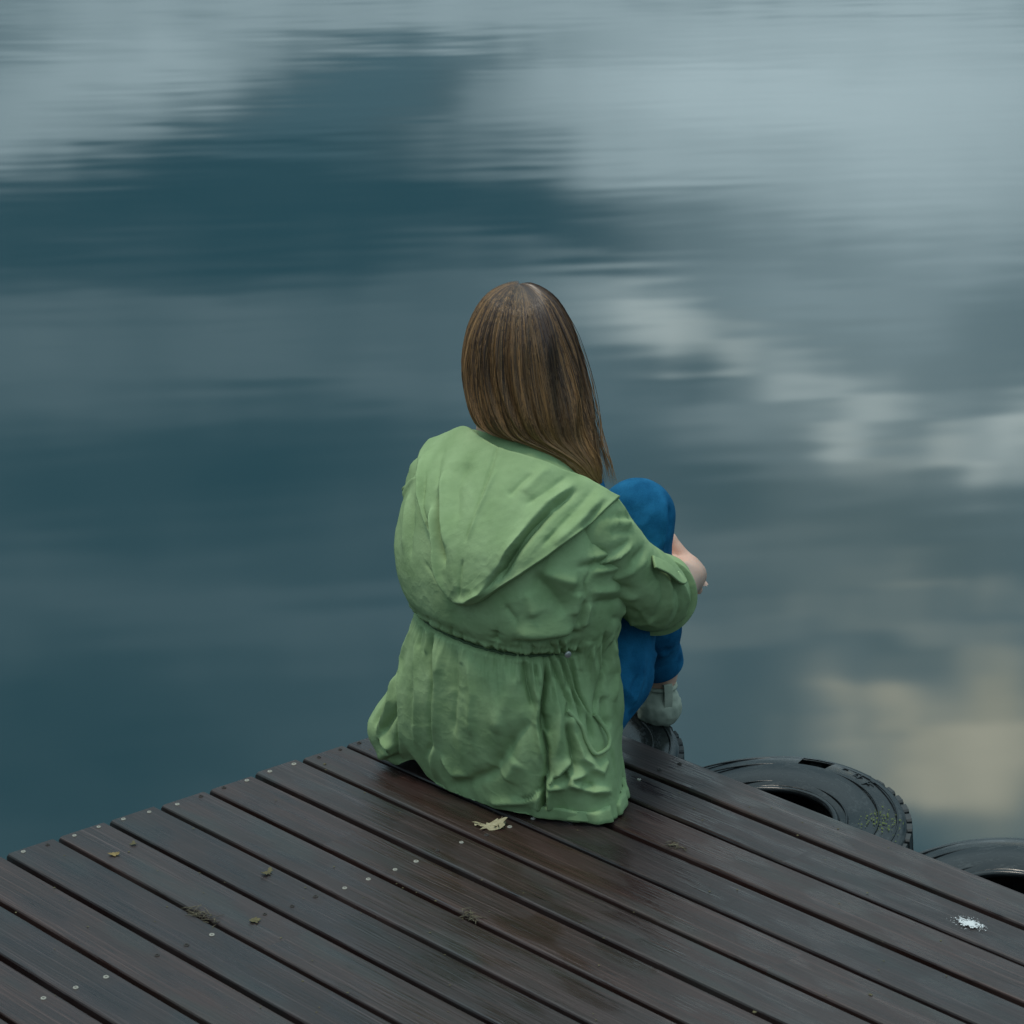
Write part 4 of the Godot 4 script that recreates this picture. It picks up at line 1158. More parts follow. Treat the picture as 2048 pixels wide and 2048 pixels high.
# sleeve: centre line from the shoulder to the rolled cuff with radii
var sleeve_right := [
	[0.095, 0.476, 0.016, 0.052], [0.134, 0.456, 0.020, 0.061], [0.148, 0.415, 0.044, 0.062], [0.156, 0.370, 0.086, 0.058],
	[0.158, 0.333, 0.133, 0.059], [0.149, 0.306, 0.166, 0.059], [0.135, 0.297, 0.190, 0.056], [0.118, 0.297, 0.212, 0.051],
]
var sleeve_left := [
	[-0.100, 0.482, 0.012, 0.054], [-0.144, 0.464, 0.008, 0.066], [-0.166, 0.424, 0.032, 0.069], [-0.180, 0.380, 0.085, 0.068],
	[-0.180, 0.333, 0.135, 0.066], [-0.168, 0.302, 0.172, 0.064], [-0.145, 0.293, 0.205, 0.062], [-0.115, 0.298, 0.236, 0.057],
]

func sleeve_rows(path: Array) -> Array:
	var rows := []
	var n := 130
	var side := Vector3.ZERO
	for i in n:
		var t := float(i) / (n - 1) * (path.size() - 1)
		var c := local_point(curve(path, t, 0), curve(path, t, 1), curve(path, t, 2))
		var t2 := minf(t + 0.05, path.size() - 1.0)
		var t1 := maxf(t - 0.05, 0.0)
		var dir := (local_point(curve(path, t2, 0), curve(path, t2, 1), curve(path, t2, 2)) - local_point(curve(path, t1, 0), curve(path, t1, 1), curve(path, t1, 2))).normalized()
		if side == Vector3.ZERO:
			side = dir.cross(Vector3.FORWARD).normalized()
		side = (side - dir * side.dot(dir)).normalized()
		rows.append(ring(c, side, side.cross(dir), curve(path, t, 3), curve(path, t, 3), 104))
	# the cuff turns inwards
	var last: PackedVector3Array = rows[-1]
	var mid := Vector3.ZERO
	for p in last:
		mid += p / last.size()
	var inner := PackedVector3Array()
	for p in last:
		inner.append(mid + (p - mid) * 0.88)
	rows.append(inner)
	return rows

# --- joints -----------------------------------------------------------------
var J := {
	"hip_r": Vector3(0.082, 0.105, -0.02), "knee_r": Vector3(0.051, 0.397, -0.245), "ankle_r": Vector3(-0.042, 0.056, -0.420),
	"hip_l": Vector3(-0.090, 0.105, -0.02), "knee_l": Vector3(-0.100, 0.400, -0.25), "ankle_l": Vector3(-0.200, 0.056, -0.310),
	"elbow_r": Vector3(0.154, 0.300, -0.178), "wrist_r": Vector3(0.060, 0.264, -0.380),
	"elbow_l": Vector3(-0.165, 0.300, -0.178), "wrist_l": Vector3(-0.026, 0.262, -0.386),
	"head": Vector3(-0.026, 0.690, -0.036),
}

func build_jeans_field() -> Dictionary:
	var g := field(Vector3(-0.30, -0.01, -0.53), Vector3(0.28, 0.53, 0.20), 0.0055)
	blend(g, Vector3(-0.070, 0.10, -0.005), 0.090, Vector3(0.065, 0.10, -0.005), 0.090, 0.03)
	blend(g, Vector3(-0.05, 0.19, 0.0), 0.08, Vector3(0.05, 0.19, 0.0), 0.08, 0.04)
	for s in ["_r", "_l"]:
		var hip: Vector3 = J["hip" + s]
		var knee: Vector3 = J["knee" + s]
		var ankle: Vector3 = J["ankle" + s]
		var calf := knee.lerp(ankle, 0.34) + Vector3(0, -0.012, 0.020)
		chain(g, [[hip, 0.090], [hip.lerp(knee, 0.42) + Vector3(0.004, -0.058, -0.020), 0.078], [hip.lerp(knee, 0.68) + Vector3(0, -0.026, -0.012), 0.068], [knee, 0.057]], 0.03)
		chain(g, [[knee, 0.057], [calf, 0.057], [knee.lerp(ankle, 0.70), 0.046], [knee.lerp(ankle, 0.85), 0.043]], 0.02)
	return g

func hand(g: Dictionary, wrist: Vector3, dir: Vector3, inward: Vector3, side: float, curls: Array) -> void:
	# palm, four fingers bending inwards, thumb leaving the side of the palm
	dir = dir.normalized()
	var n := (inward - dir * inward.dot(dir)).normalized()
	var lat := dir.cross(n) * side
	for q in [-0.026, -0.009, 0.009, 0.026]:
		blend(g, wrist + lat * q * 0.7 + dir * 0.01, 0.0145, wrist + dir * 0.078 + lat * q, 0.0125, 0.012)
	var lens := [[0.040, 0.024, 0.019], [0.045, 0.028, 0.021], [0.042, 0.026, 0.020], [0.034, 0.020, 0.017]]
	for k in 4:
		var p := wrist + dir * (0.082 - 0.004 * absf(k - 1.2)) + lat * (0.0285 - 0.019 * k)
		var d := dir
		var r := 0.0088 if k < 3 else 0.0076
		for s in 3:
			var turn := d.cross(n)
			d = d.rotated(turn.normalized(), deg_to_rad(curls[s] + 3.0 * k))
			var e: Vector3 = p + d * lens[k][s]
			blend(g, p, r, e, r - 0.0009, 0.003)
			p = e
			r -= 0.0009
	var t0 := wrist + dir * 0.022 + lat * 0.022
	var t1 := t0 + (dir * 0.62 + lat * 0.70 + n * 0.25).normalized() * 0.040
	var t2 := t1 + (dir * 0.85 + lat * 0.30 + n * 0.45).normalized() * 0.030
	var t3 := t2 + (dir * 0.92 + lat * 0.05 + n * 0.5).normalized() * 0.024
	chain(g, [[t0, 0.014], [t1, 0.0115], [t2, 0.010], [t3, 0.0085]], 0.006)

func build_body() -> ArrayMesh:
	var g := field(Vector3(-0.30, -0.04, -0.56), Vector3(0.28, 0.66, 0.18), 0.011)
	blend(g, Vector3(-0.06, 0.11, 0.01), 0.085, Vector3(0.06, 0.11, 0.01), 0.085, 0.04)
	blend(g, Vector3(0, 0.12, 0.01), 0.085, Vector3(0, 0.36, 0.01), 0.085, 0.05)
	blend(g, Vector3(-0.06, 0.40, 0.0), 0.074, Vector3(0.05, 0.40, 0.0), 0.074, 0.05)
	blend(g, Vector3(-0.12, 0.452, -0.015), 0.040, Vector3(0.11, 0.445, -0.02), 0.040, 0.05)
	chain(g, [[Vector3(0, 0.47, -0.01), 0.062], [Vector3(-0.006, 0.57, -0.032), 0.049], [Vector3(-0.010, 0.64, -0.045), 0.050]], 0.03)
	for s in ["_r", "_l"]:
		var q := 1.0 if s == "_r" else -1.0
		chain(g, [[Vector3(0.130 * q, 0.448, -0.020), 0.042], [J["elbow" + s], 0.036], [J["elbow" + s].lerp(J["wrist" + s], 0.3), 0.0375], [J["wrist" + s], 0.025]], 0.02)
		chain(g, [[J["hip" + s], 0.072], [J["hip" + s].lerp(J["knee" + s], 0.5) + Vector3(0.002, -0.045, -0.016), 0.058], [J["knee" + s], 0.045], [J["knee" + s].lerp(J["ankle" + s], 0.35), 0.047], [J["ankle" + s], 0.030]], 0.02)
		var heel: Vector3 = J["ankle" + s] + Vector3(0, -0.055, 0)
		blend(g, J["ankle" + s], 0.030, heel, 0.026, 0.02)
		blend(g, heel, 0.024, heel + foot_dir(s) * 0.13 + Vector3(0, -0.008, 0), 0.022, 0.02)
	var fr := field(Vector3(-0.13, 0.24, -0.50), Vector3(0.17, 0.43, -0.20), 0.0036)
	# forearms and hands closed round the shins
	chain(fr, [[J["elbow_r"].lerp(J["wrist_r"], 0.10), 0.037], [J["elbow_r"].lerp(J["wrist_r"], 0.35), 0.0375], [J["elbow_r"].lerp(J["wrist_r"], 0.85), 0.026], [J["wrist_r"], 0.0245]], 0.01)
	hand(fr, J["wrist_r"], Vector3(-0.95, 0.05, -0.10), Vector3(0.0, 0.0, 1.0), 1.0, [12.0, 30.0, 20.0])
	chain(fr, [[J["elbow_l"].lerp(J["wrist_l"], 0.35), 0.036], [J["elbow_l"].lerp(J["wrist_l"], 0.85), 0.026], [J["wrist_l"] + Vector3(0, 0.012, 0), 0.0245]], 0.01)
	hand(fr, J["wrist_l"] + Vector3(0.0, 0.014, -0.010), Vector3(0.90, 0.02, 0.42), Vector3(0.25, -0.80, 0.45), 1.0, [34.0, 58.0, 45.0])
	return net_mesh([g, fr, build_head_field()])

func foot_dir(s: String) -> Vector3:
	return Vector3(-0.89, 0.0, -0.45).normalized() if s == "_r" else Vector3(-0.22, 0.0, -0.97).normalized()

func build_head_field() -> Dictionary:
	var h: Vector3 = J["head"]
	var g := field(h + Vector3(-0.11, -0.15, -0.14), h + Vector3(0.11, 0.13, 0.12), 0.0045)
	var f := Vector3(0.10, -0.10, -0.98).normalized()
	var r := Vector3(0.98, 0.0, 0.10).normalized()
	var u := r.cross(f) * 1.0
	if u.y < 0.0:
		u = -u
	# skull, jaw, brow, nose, lips, chin, ears, neck
	blend(g, h + u * 0.022 - f * 0.008, 0.066, h + u * 0.018 + f * 0.020, 0.066, 0.03)
	blend(g, h + u * 0.005 - f * 0.012, 0.060, h + u * 0.0 + f * 0.030, 0.060, 0.03)
	blend(g, h - u * 0.045 + f * 0.035, 0.046, h - u * 0.072 + f * 0.058, 0.026, 0.03)
	blend(g, h - u * 0.088 + f * 0.074, 0.014, h - u * 0.080 + f * 0.070, 0.018, 0.02)
	blend(g, h + u * 0.005 + f * 0.088, 0.008, h - u * 0.030 + f * 0.108, 0.010, 0.014)
	for q in [-1.0, 1.0]:
		blend(g, h + u * 0.014 + f * 0.078 + r * 0.030 * q, 0.014, h + u * 0.020 + f * 0.080 + r * 0.010 * q, 0.012, 0.014)
		blend(g, h - u * 0.020 + f * 0.070 + r * 0.036 * q, 0.020, h - u * 0.028 + f * 0.072 + r * 0.028 * q, 0.018, 0.02)
		blend(g, h - u * 0.031 + f * 0.100 + r * 0.010 * q, 0.007, h - u * 0.033 + f * 0.100 + r * 0.012 * q, 0.006, 0.006)
		blend(g, h + u * 0.005 - f * 0.004 + r * 0.074 * q, 0.010, h - u * 0.032 + f * 0.004 + r * 0.072 * q, 0.008, 0.006)
		blend(g, h + u * 0.0 + f * 0.083 + r * 0.028 * q, 0.0095, h + u * 0.0 + f * 0.083 + r * 0.030 * q, 0.0095, 0.004)
		blend(g, h - u * 0.052 + f * 0.088 + r * 0.002 * q, 0.007, h - u * 0.054 + f * 0.080 + r * 0.018 * q, 0.005, 0.006)
	blend(g, h - u * 0.061 + f * 0.086 - r * 0.012, 0.0065, h - u * 0.061 + f * 0.086 + r * 0.012, 0.0065, 0.006)
	blend(g, h - u * 0.05 - f * 0.01, 0.048, h - u * 0.14 - f * 0.005, 0.048, 0.03)
	return g

# --- hair --------------------------------------------------------------------
# centre of the hair mass, half its width as a vector, half its depth; from the crown to the tips over the right shoulder
var hair_rings := [
	[-0.0290, 0.8010, -0.0470, 0.0004, 0.0001, -0.0004, 0.0006],
	[-0.0285, 0.7990, -0.0460, 0.0180, 0.0008, -0.0162, 0.0280],
	[-0.0260, 0.7790, -0.0438, 0.0405, 0.0008, -0.0365, 0.0680],
	[-0.0224, 0.7365, -0.0404, 0.0583, 0.0020, -0.0525, 0.0910],
	[-0.0165, 0.6900, -0.0390, 0.0673, 0.0060, -0.0606, 0.0980],
	[-0.0046, 0.6487, -0.0362, 0.0702, 0.0060, -0.0632, 0.0960],
	[0.0118, 0.6126, -0.0308, 0.0696, 0.0020, -0.0627, 0.0850],
	[0.0307, 0.5859, -0.0277, 0.0646, -0.0032, -0.0582, 0.0660],
	[0.0585, 0.5677, -0.0325, 0.0502, -0.0088, -0.0452, 0.0480],
	[0.0863, 0.5469, -0.0441, 0.0324, -0.0092, -0.0292, 0.0340],
	[0.1060, 0.5229, -0.0530, 0.0172, -0.0016, -0.0155, 0.0220],
	[0.1220, 0.5080, -0.0610, 0.0050, 0.0008, -0.0045, 0.0080],
]

func hair_point(s: float, phi: float, k: float) -> Vector3:
	var t := clampf(s, 0.0, 1.0) * (hair_rings.size() - 1)
	var c := Vector3(curve(hair_rings, t, 0), curve(hair_rings, t, 1), curve(hair_rings, t, 2))
	var a := Vector3(curve(hair_rings, t, 3), curve(hair_rings, t, 4), curve(hair_rings, t, 5))
	var b := Vector3(0.669, 0.0, 0.743) * curve(hair_rings, t, 6)
	return c + (a * cos(phi) + b * sin(phi)) * k

func lock_shape(s: float, phi: float) -> float:
	# locks: long grooves that follow the strands
	var q := phi + 0.25 * sin(s * 4.0 + phi * 2.0)
	var v := fine.get_noise_3d(cos(q) * 3.2, sin(q) * 3.2, s * 1.1) * 0.070 + fine.get_noise_3d(cos(q) * 9.0, sin(q) * 9.0, s * 1.8 + 4.0) * 0.042
	return 1.0 + v * smoothstep(0.05, 0.32, s)

func build_hair(root: Node3D) -> void:
	var shell := []
	for i in 60:
		var s := i / 59.0 * 0.97
		var line := PackedVector3Array()
		for j in 80:
			var phi := lerpf(deg_to_rad(-26.0), deg_to_rad(262.0), j / 79.0)
			line.append(hair_point(s, phi, lock_shape(s, phi) * 0.965))
		shell.append(line)
	var under := paint(Color(0.085, 0.047, 0.028), 0.5)
	var hair := part("hair", grid_mesh(shell), under, root)
	var g := RandomNumberGenerator.new()
	g.seed = 77
	var pos := PackedVector3Array()
	var nor := PackedVector3Array()
	var col := PackedColorArray()
	var idx := PackedInt32Array()
	for n in 6400:
		var loose := n >= 6330
		var phi := deg_to_rad(g.randf_range(-30.0, 266.0))
		if loose:
			phi = deg_to_rad(g.randf_range(-25.0, 40.0))
		var s0 := absf(g.randfn(0.0, 0.012)) if g.randf() < 0.75 else g.randf_range(0.0, 0.30)
		var s1 := clampf(1.0 - absf(g.randfn(0.0, 0.05)), 0.7, 1.0)
		var lift := g.randf_range(-0.02, 0.016)
		var drift := g.randfn(0.0, 0.07) + 0.34 * fine.get_noise_2d(phi * 6.0, 40.0)
		var wob := g.randf() * TAU
		# golden lengths, brown roots; lighter bunches
		var bunch := fine.get_noise_2d(phi * 4.0, 3.0) * 0.35 + fine.get_noise_2d(phi * 21.0, 9.0) * 0.75
		var light := clampf(0.12 + 0.26 * (0.5 - 0.5 * cos(phi)) + bunch * 0.7 + g.randfn(0.0, 0.24), 0.0, 1.0)
		var rad := g.randf_range(0.00038, 0.00072)
		var segs := 26
		var first := pos.size()
		var pts := PackedVector3Array()
		for i in segs + 1:
			var u := float(i) / segs
			var s := lerpf(s0, s1, u)
			var p := phi + drift * u * u + 0.025 * sin(u * 9.0 + wob)
			var k := lock_shape(s, p) + lift
			var q := hair_point(s, p, k)
			if loose:
				q += (Vector3(0.016, -0.004, -0.012) * sin(wob) + Vector3(0.004, 0.0, -0.003)) * u * (0.4 + 0.6 * u)
			pts.append(q)
		for i in segs + 1:
			var u := float(i) / segs
			var d := (pts[mini(i + 1, segs)] - pts[maxi(i - 1, 0)]).normalized()
			var side := d.cross(Vector3(0.669, 0.25, 0.743)).normalized()
			var up := side.cross(d)
			var w := rad * (1.0 - 0.75 * smoothstep(0.75, 1.0, u))
			var tone := clampf(light * 0.8 + smoothstep(0.25, 0.95, u) * 0.42 - 0.16 * smoothstep(0.30, 0.0, u), 0.0, 1.0)
			var c := Color(0.036, 0.0195, 0.0125).lerp(Color(0.40, 0.215, 0.085), tone)
			for m in 3:
				var an := TAU * m / 3.0
				var nn := side * cos(an) + up * sin(an)
				pos.append(pts[i] + nn * w)
				nor.append(nn)
				col.append(c)
		for i in segs:
			for m in 3:
				var a := first + i * 3 + m
				var b := first + i * 3 + (m + 1) % 3
				idx.append_array(PackedInt32Array([a, b, a + 3, b, b + 3, a + 3]))
	var arr := []
	arr.resize(Mesh.ARRAY_MAX)
	arr[Mesh.ARRAY_VERTEX] = pos
	arr[Mesh.ARRAY_NORMAL] = nor
	arr[Mesh.ARRAY_COLOR] = col
	arr[Mesh.ARRAY_INDEX] = idx
	var m := ArrayMesh.new()
	m.add_surface_from_arrays(Mesh.PRIMITIVE_TRIANGLES, arr)
	var mat := StandardMaterial3D.new()
	mat.vertex_color_use_as_albedo = true
	mat.roughness = 0.34
	mat.metallic_specular = 0.5
	var o := part("strands", m, mat, hair)
	o.set_meta("kind", "stuff")

# --- hood ----------------------------------------------------------------------
func lattice(list: Array, p: float, q: float) -> Vector3:
	# smooth surface through a square grid of points, p across and q down
	var n: int = list[0].size() / 3
	var m := list.size()
	var x := clampf(p, 0.0, 1.0) * (n - 1)
	var y := clampf(q, 0.0, 1.0) * (m - 1)
	var xi := clampi(int(x), 0, n - 2)
	var yi := clampi(int(y), 0, m - 2)
	var out := Vector3.ZERO
	var wx := spline_weights(x - xi)
	var wy := spline_weights(y - yi)
	for b in 4:
		var row: Array = list[clampi(yi - 1 + b, 0, m - 1)]
		for a in 4:
			var k := clampi(xi - 1 + a, 0, n - 1) * 3
			out += Vector3(row[k], row[k + 1], row[k + 2]) * (wx[a] * wy[b])
	return out

func spline_weights(u: float) -> Array:
	# uniform cubic B-spline: smooths the grid a little
	var v := 1.0 - u
	return [v * v * v / 6.0, (3.0 * u * u * u - 6.0 * u * u + 4.0) / 6.0, (-3.0 * u * u * u + 3.0 * u * u + 3.0 * u + 1.0) / 6.0, u * u * u / 6.0]

func hood_rows(marks: Array) -> Array:
	var rows := []
	var nr := 130
	var nc := 150
	for i in nr:
		var q := i / (nr - 1.0)
		var line := PackedVector3Array()
		for j in nc:
			var p := j / (nc - 1.0)
			var o := lattice(hood_points, p, q)
			var n := lattice(hood_out, p, q).normalized()
			# cloth lies free of the back and turns down at its rim
			var wide := 0.16 * (1.0 - q) + 0.03
			var rim := minf(minf(p, 1.0 - p) * wide * 2.0, (1.0 - q) * 0.28)
			var top := q * 0.28
			var h := 0.020 * sqrt(clampf(rim / 0.007, 0.0, 1.0)) - 0.004
			h += 0.012 * smoothstep(0.0, 0.05, rim) * smoothstep(0.25, 0.8, q)
			h = minf(h, 0.006 + 0.02 * sqrt(clampf(top / 0.02, 0.0, 1.0)))
			h += stroke_sum(o, marks) * smoothstep(0.0, 0.006, rim)
			line.append(o + n * h)
		rows.append(line)
	return rows

func gather(rows: Array) -> Array:
	# small ruffles above and below the drawstring, fine creases everywhere
	var out := []
	for i in rows.size():
		var t := float(maxi(i - 4, 0)) / (TORSO_ROWS - 1) * 10.9
		var line := PackedFloat32Array()
		var near := exp(-pow((t - 4.0) / (0.55 if t > 4.0 else 0.9), 2.0))
		for j in rows[i].size():
			var p: Vector3 = rows[i][j]
			var th := torso_angle(j)
			var thick := 0.35 + 0.65 * smoothstep(0.2, 0.9, th)
			var d := near * thick * (0.0042 * fine.get_noise_2d(th * 15.0, t * 0.7) + 0.0026 * fine.get_noise_2d(th * 34.0 + 5.0, t * 0.9))
			var tied := smoothstep(1.50, 1.38, th)
			d -= 0.010 * tied * exp(-pow((t - 4.0) / 0.10, 2.0))
			d += 0.0030 * tied * exp(-pow((t - 4.32) / 0.13, 2.0))
			if t < 4.0:
				d += 0.0030 * fine.get_noise_2d(th * 5.5 + 20.0, t * 0.22) * smoothstep(4.0, 2.0, t)
			d += 0.0006 * fine.get_noise_3dv(p * 28.0) + 0.0003 * fine.get_noise_3dv(p * 75.0)
			line.append(d)
		out.append(line)
	return out

func creases(rows: Array, a: float, b: float) -> Array:
	var out := []
	for row in rows:
		var line := PackedFloat32Array()
		for p in row:
			line.append(a * fine.get_noise_3dv(p * 26.0) + b * fine.get_noise_3dv(p * 70.0))
		out.append(line)
	return out

# --- cloth ----------------------------------------------------------------------
func seamless(seed_: int, freq: float, size := 256, octaves := 4) -> Image:
	var n := FastNoiseLite.new()
	n.seed = seed_
	n.noise_type = FastNoiseLite.TYPE_SIMPLEX_SMOOTH
	n.frequency = freq
	n.fractal_octaves = octaves
	return n.get_seamless_image(size, size)

func ramp_image(src: Image, a: Color, b: Color, grain := 0.0) -> ImageTexture:
	var g := RandomNumberGenerator.new()
	g.seed = 4
	var img := Image.create(src.get_width(), src.get_height(), false, Image.FORMAT_RGB8)
	for y in src.get_height():
		for x in src.get_width():
			var v := clampf(src.get_pixel(x, y).r + g.randf_range(-grain, grain), 0.0, 1.0)
			img.set_pixel(x, y, a.lerp(b, v).linear_to_srgb())
	return ImageTexture.create_from_image(img)

func weave(size := 512, twill := false) -> ImageTexture:
	# threads over and under, or a slanting twill, with the sharp little creases of worn cloth
	var crush := seamless(90, 0.010, size, 4)
	var img := Image.create(size, size, false, Image.FORMAT_RGB8)
	var g := RandomNumberGenerator.new()
	g.seed = 12
	for y in size:
		for x in size:
			var v := 0.5
			if twill:
				v = 0.5 + 0.5 * sin(TAU * (x + y) / 8.0)
			else:
				v = 0.5 + 0.25 * sin(TAU * x / 4.0) * (1.0 if (y / 4) % 2 == 0 else -1.0) + 0.25 * sin(TAU * y / 4.0)
			v = clampf(v + g.randf_range(-0.25, 0.25), 0.0, 1.0)
			v = 0.22 * v + 0.78 * (1.0 - pow(absf(crush.get_pixel(x, y).r * 2.0 - 1.0), 0.6))
			img.set_pixel(x, y, Color(v, v, v))
	return ImageTexture.create_from_image(img)

func fabric(dark: Color, light: Color, tile: float, twill: bool, relief: float, grain: float, seed_: int) -> StandardMaterial3D:
	var m := StandardMaterial3D.new()
	m.albedo_texture = ramp_image(seamless(seed_, 0.012), dark, light, grain)
	m.heightmap_enabled = true
	m.heightmap_texture = weave(512, twill)
	m.heightmap_scale = relief
	m.roughness = 0.88
	m.metallic_specular = 0.22
	m.uv1_triplanar = true
	m.uv1_scale = Vector3.ONE * tile
	return m

func ribbon(pts: PackedVector3Array, outs: PackedVector3Array, half: float, thick: float) -> ArrayMesh:
	# a flat strip with thickness along a line of points
	var rows := []
	for i in pts.size():
		var d := (pts[mini(i + 1, pts.size() - 1)] - pts[maxi(i - 1, 0)]).normalized()
		var side := d.cross(outs[i]).normalized()
		var n := side.cross(d).normalized()
		var line := PackedVector3Array()
		for q in [[-1.0, -1.0], [-1.0, 0.6], [-0.85, 1.0], [0.85, 1.0], [1.0, 0.6], [1.0, -1.0]]:
			line.append(pts[i] + side * (half * q[0]) + n * (thick * 0.5 * q[1]))
		rows.append(line)
	var c0 := PackedVector3Array()
	var c1 := PackedVector3Array()
	for k in 6:
		c0.append(pts[0])
		c1.append(pts[-1])
	rows.push_front(c0)
	rows.append(c1)
	return grid_mesh(rows, true)

func bezier(list: Array, n: int) -> PackedVector3Array:
	# smooth line through points
	var t := []
	for p in list:
		t.append([p.x, p.y, p.z])
	var out := PackedVector3Array()
	for i in n:
		var u := float(i) / (n - 1) * (list.size() - 1)
		out.append(Vector3(curve(t, u, 0), curve(t, u, 1), curve(t, u, 2)))
	return out

func build_shoe(root: Node3D, s: String, upper: Material, sole: Material) -> void:
	var shoe := Node3D.new()
	shoe.name = "shoe"
	root.add_child(shoe, true)
	var d := foot_dir(s)
	var a: Vector3 = J["ankle" + s]
	var ground := a.y - 0.090
	var heel := Vector3(a.x, ground, a.z) - d * 0.012
	var lat := d.cross(Vector3.UP)
	var g := field(heel.min(heel + d * 0.25) - Vector3.ONE * 0.07, heel.max(heel + d * 0.25) + Vector3(0.07, 0.12, 0.07), 0.0028)
	blend(g, heel + Vector3(0, 0.030, 0), 0.033, heel + Vector3(0, 0.046, 0) + d * 0.004, 0.030, 0.012)
	blend(g, heel + Vector3(0, 0.030, 0), 0.032, heel + d * 0.09 + Vector3(0, 0.034, 0), 0.034, 0.02)
	blend(g, heel + d * 0.06 + Vector3(0, 0.045, 0), 0.033, heel + d * 0.11 + Vector3(0, 0.038, 0), 0.030, 0.02)
	for q in [-0.012, 0.012]:
		blend(g, heel + d * 0.09 + Vector3(0, 0.030, 0) + lat * q, 0.030, heel + d * 0.185 + Vector3(0, 0.022, 0) + lat * q * 0.8, 0.024, 0.02)
	# slack canvas: folds round the heel and below the collar
	var marks := []
	for k in 5:
		var y := ground + 0.022 + 0.011 * k
		var w := [0.005, -0.006, 0.005, -0.005, 0.004]
		var line := [0.006, w[k]]
		for q in [[-0.040, 0.05], [-0.034, 0.0], [0.0, -0.036], [0.034, 0.0], [0.040, 0.06]]:
			var p: Vector3 = heel + lat * q[0] + d * (q[1] + 0.004)
			line.append_array([p.x, y + 0.010 * sin(q[0] * 60.0 + k * 1.7), p.z])
		marks.append(line)
	part("upper", net_mesh([g], fold_lines(marks), 0.0012, 60.0), upper, shoe)
	var rows := []
	var outline := []
	for k in 40:
		var t := TAU * k / 40.0
		var along := 0.088 - 0.112 * cos(t)
		var wide := 0.030 + 0.012 * smoothstep(0.05, 0.16, along)
		outline.append([along, wide * sin(t) * (1.0 if absf(sin(t)) < 0.99 else 1.0)])
	for e in [[0.90, 0.0], [1.0, 0.0015], [1.02, 0.008], [1.01, 0.0145], [0.94, 0.0165]]:
		var line := PackedVector3Array()
		for q in outline:
			line.append(heel + d * (0.088 + (q[0] - 0.088) * e[0]) + lat * (q[1] * e[0]) + Vector3(0, e[1] - 0.002, 0))
		rows.append(line)
	part("sole", grid_mesh(rows, true), sole, shoe)
	var tab := bezier([heel - d * 0.033 + Vector3(0, 0.040, 0), heel - d * 0.034 + Vector3(0, 0.058, 0), heel - d * 0.031 + Vector3(0, 0.080, 0), heel - d * 0.025 + Vector3(0, 0.076, 0)], 12)
	var outs := PackedVector3Array()
	for k in 12:
		outs.append(-d)
	part("heel_tab", ribbon(tab, outs, 0.008, 0.003), upper, shoe)
	var collar := PackedVector3Array()
	for k in 33:
		var t := TAU * k / 32.0
		collar.append(heel + d * (0.020 - 0.046 * cos(t)) + lat * (0.031 * sin(t)) + Vector3(0, 0.068 - 0.004 * (0.5 - 0.5 * cos(t)), 0))
	part("collar", tube(collar, fill(33, 0.0042), 8), upper, shoe)

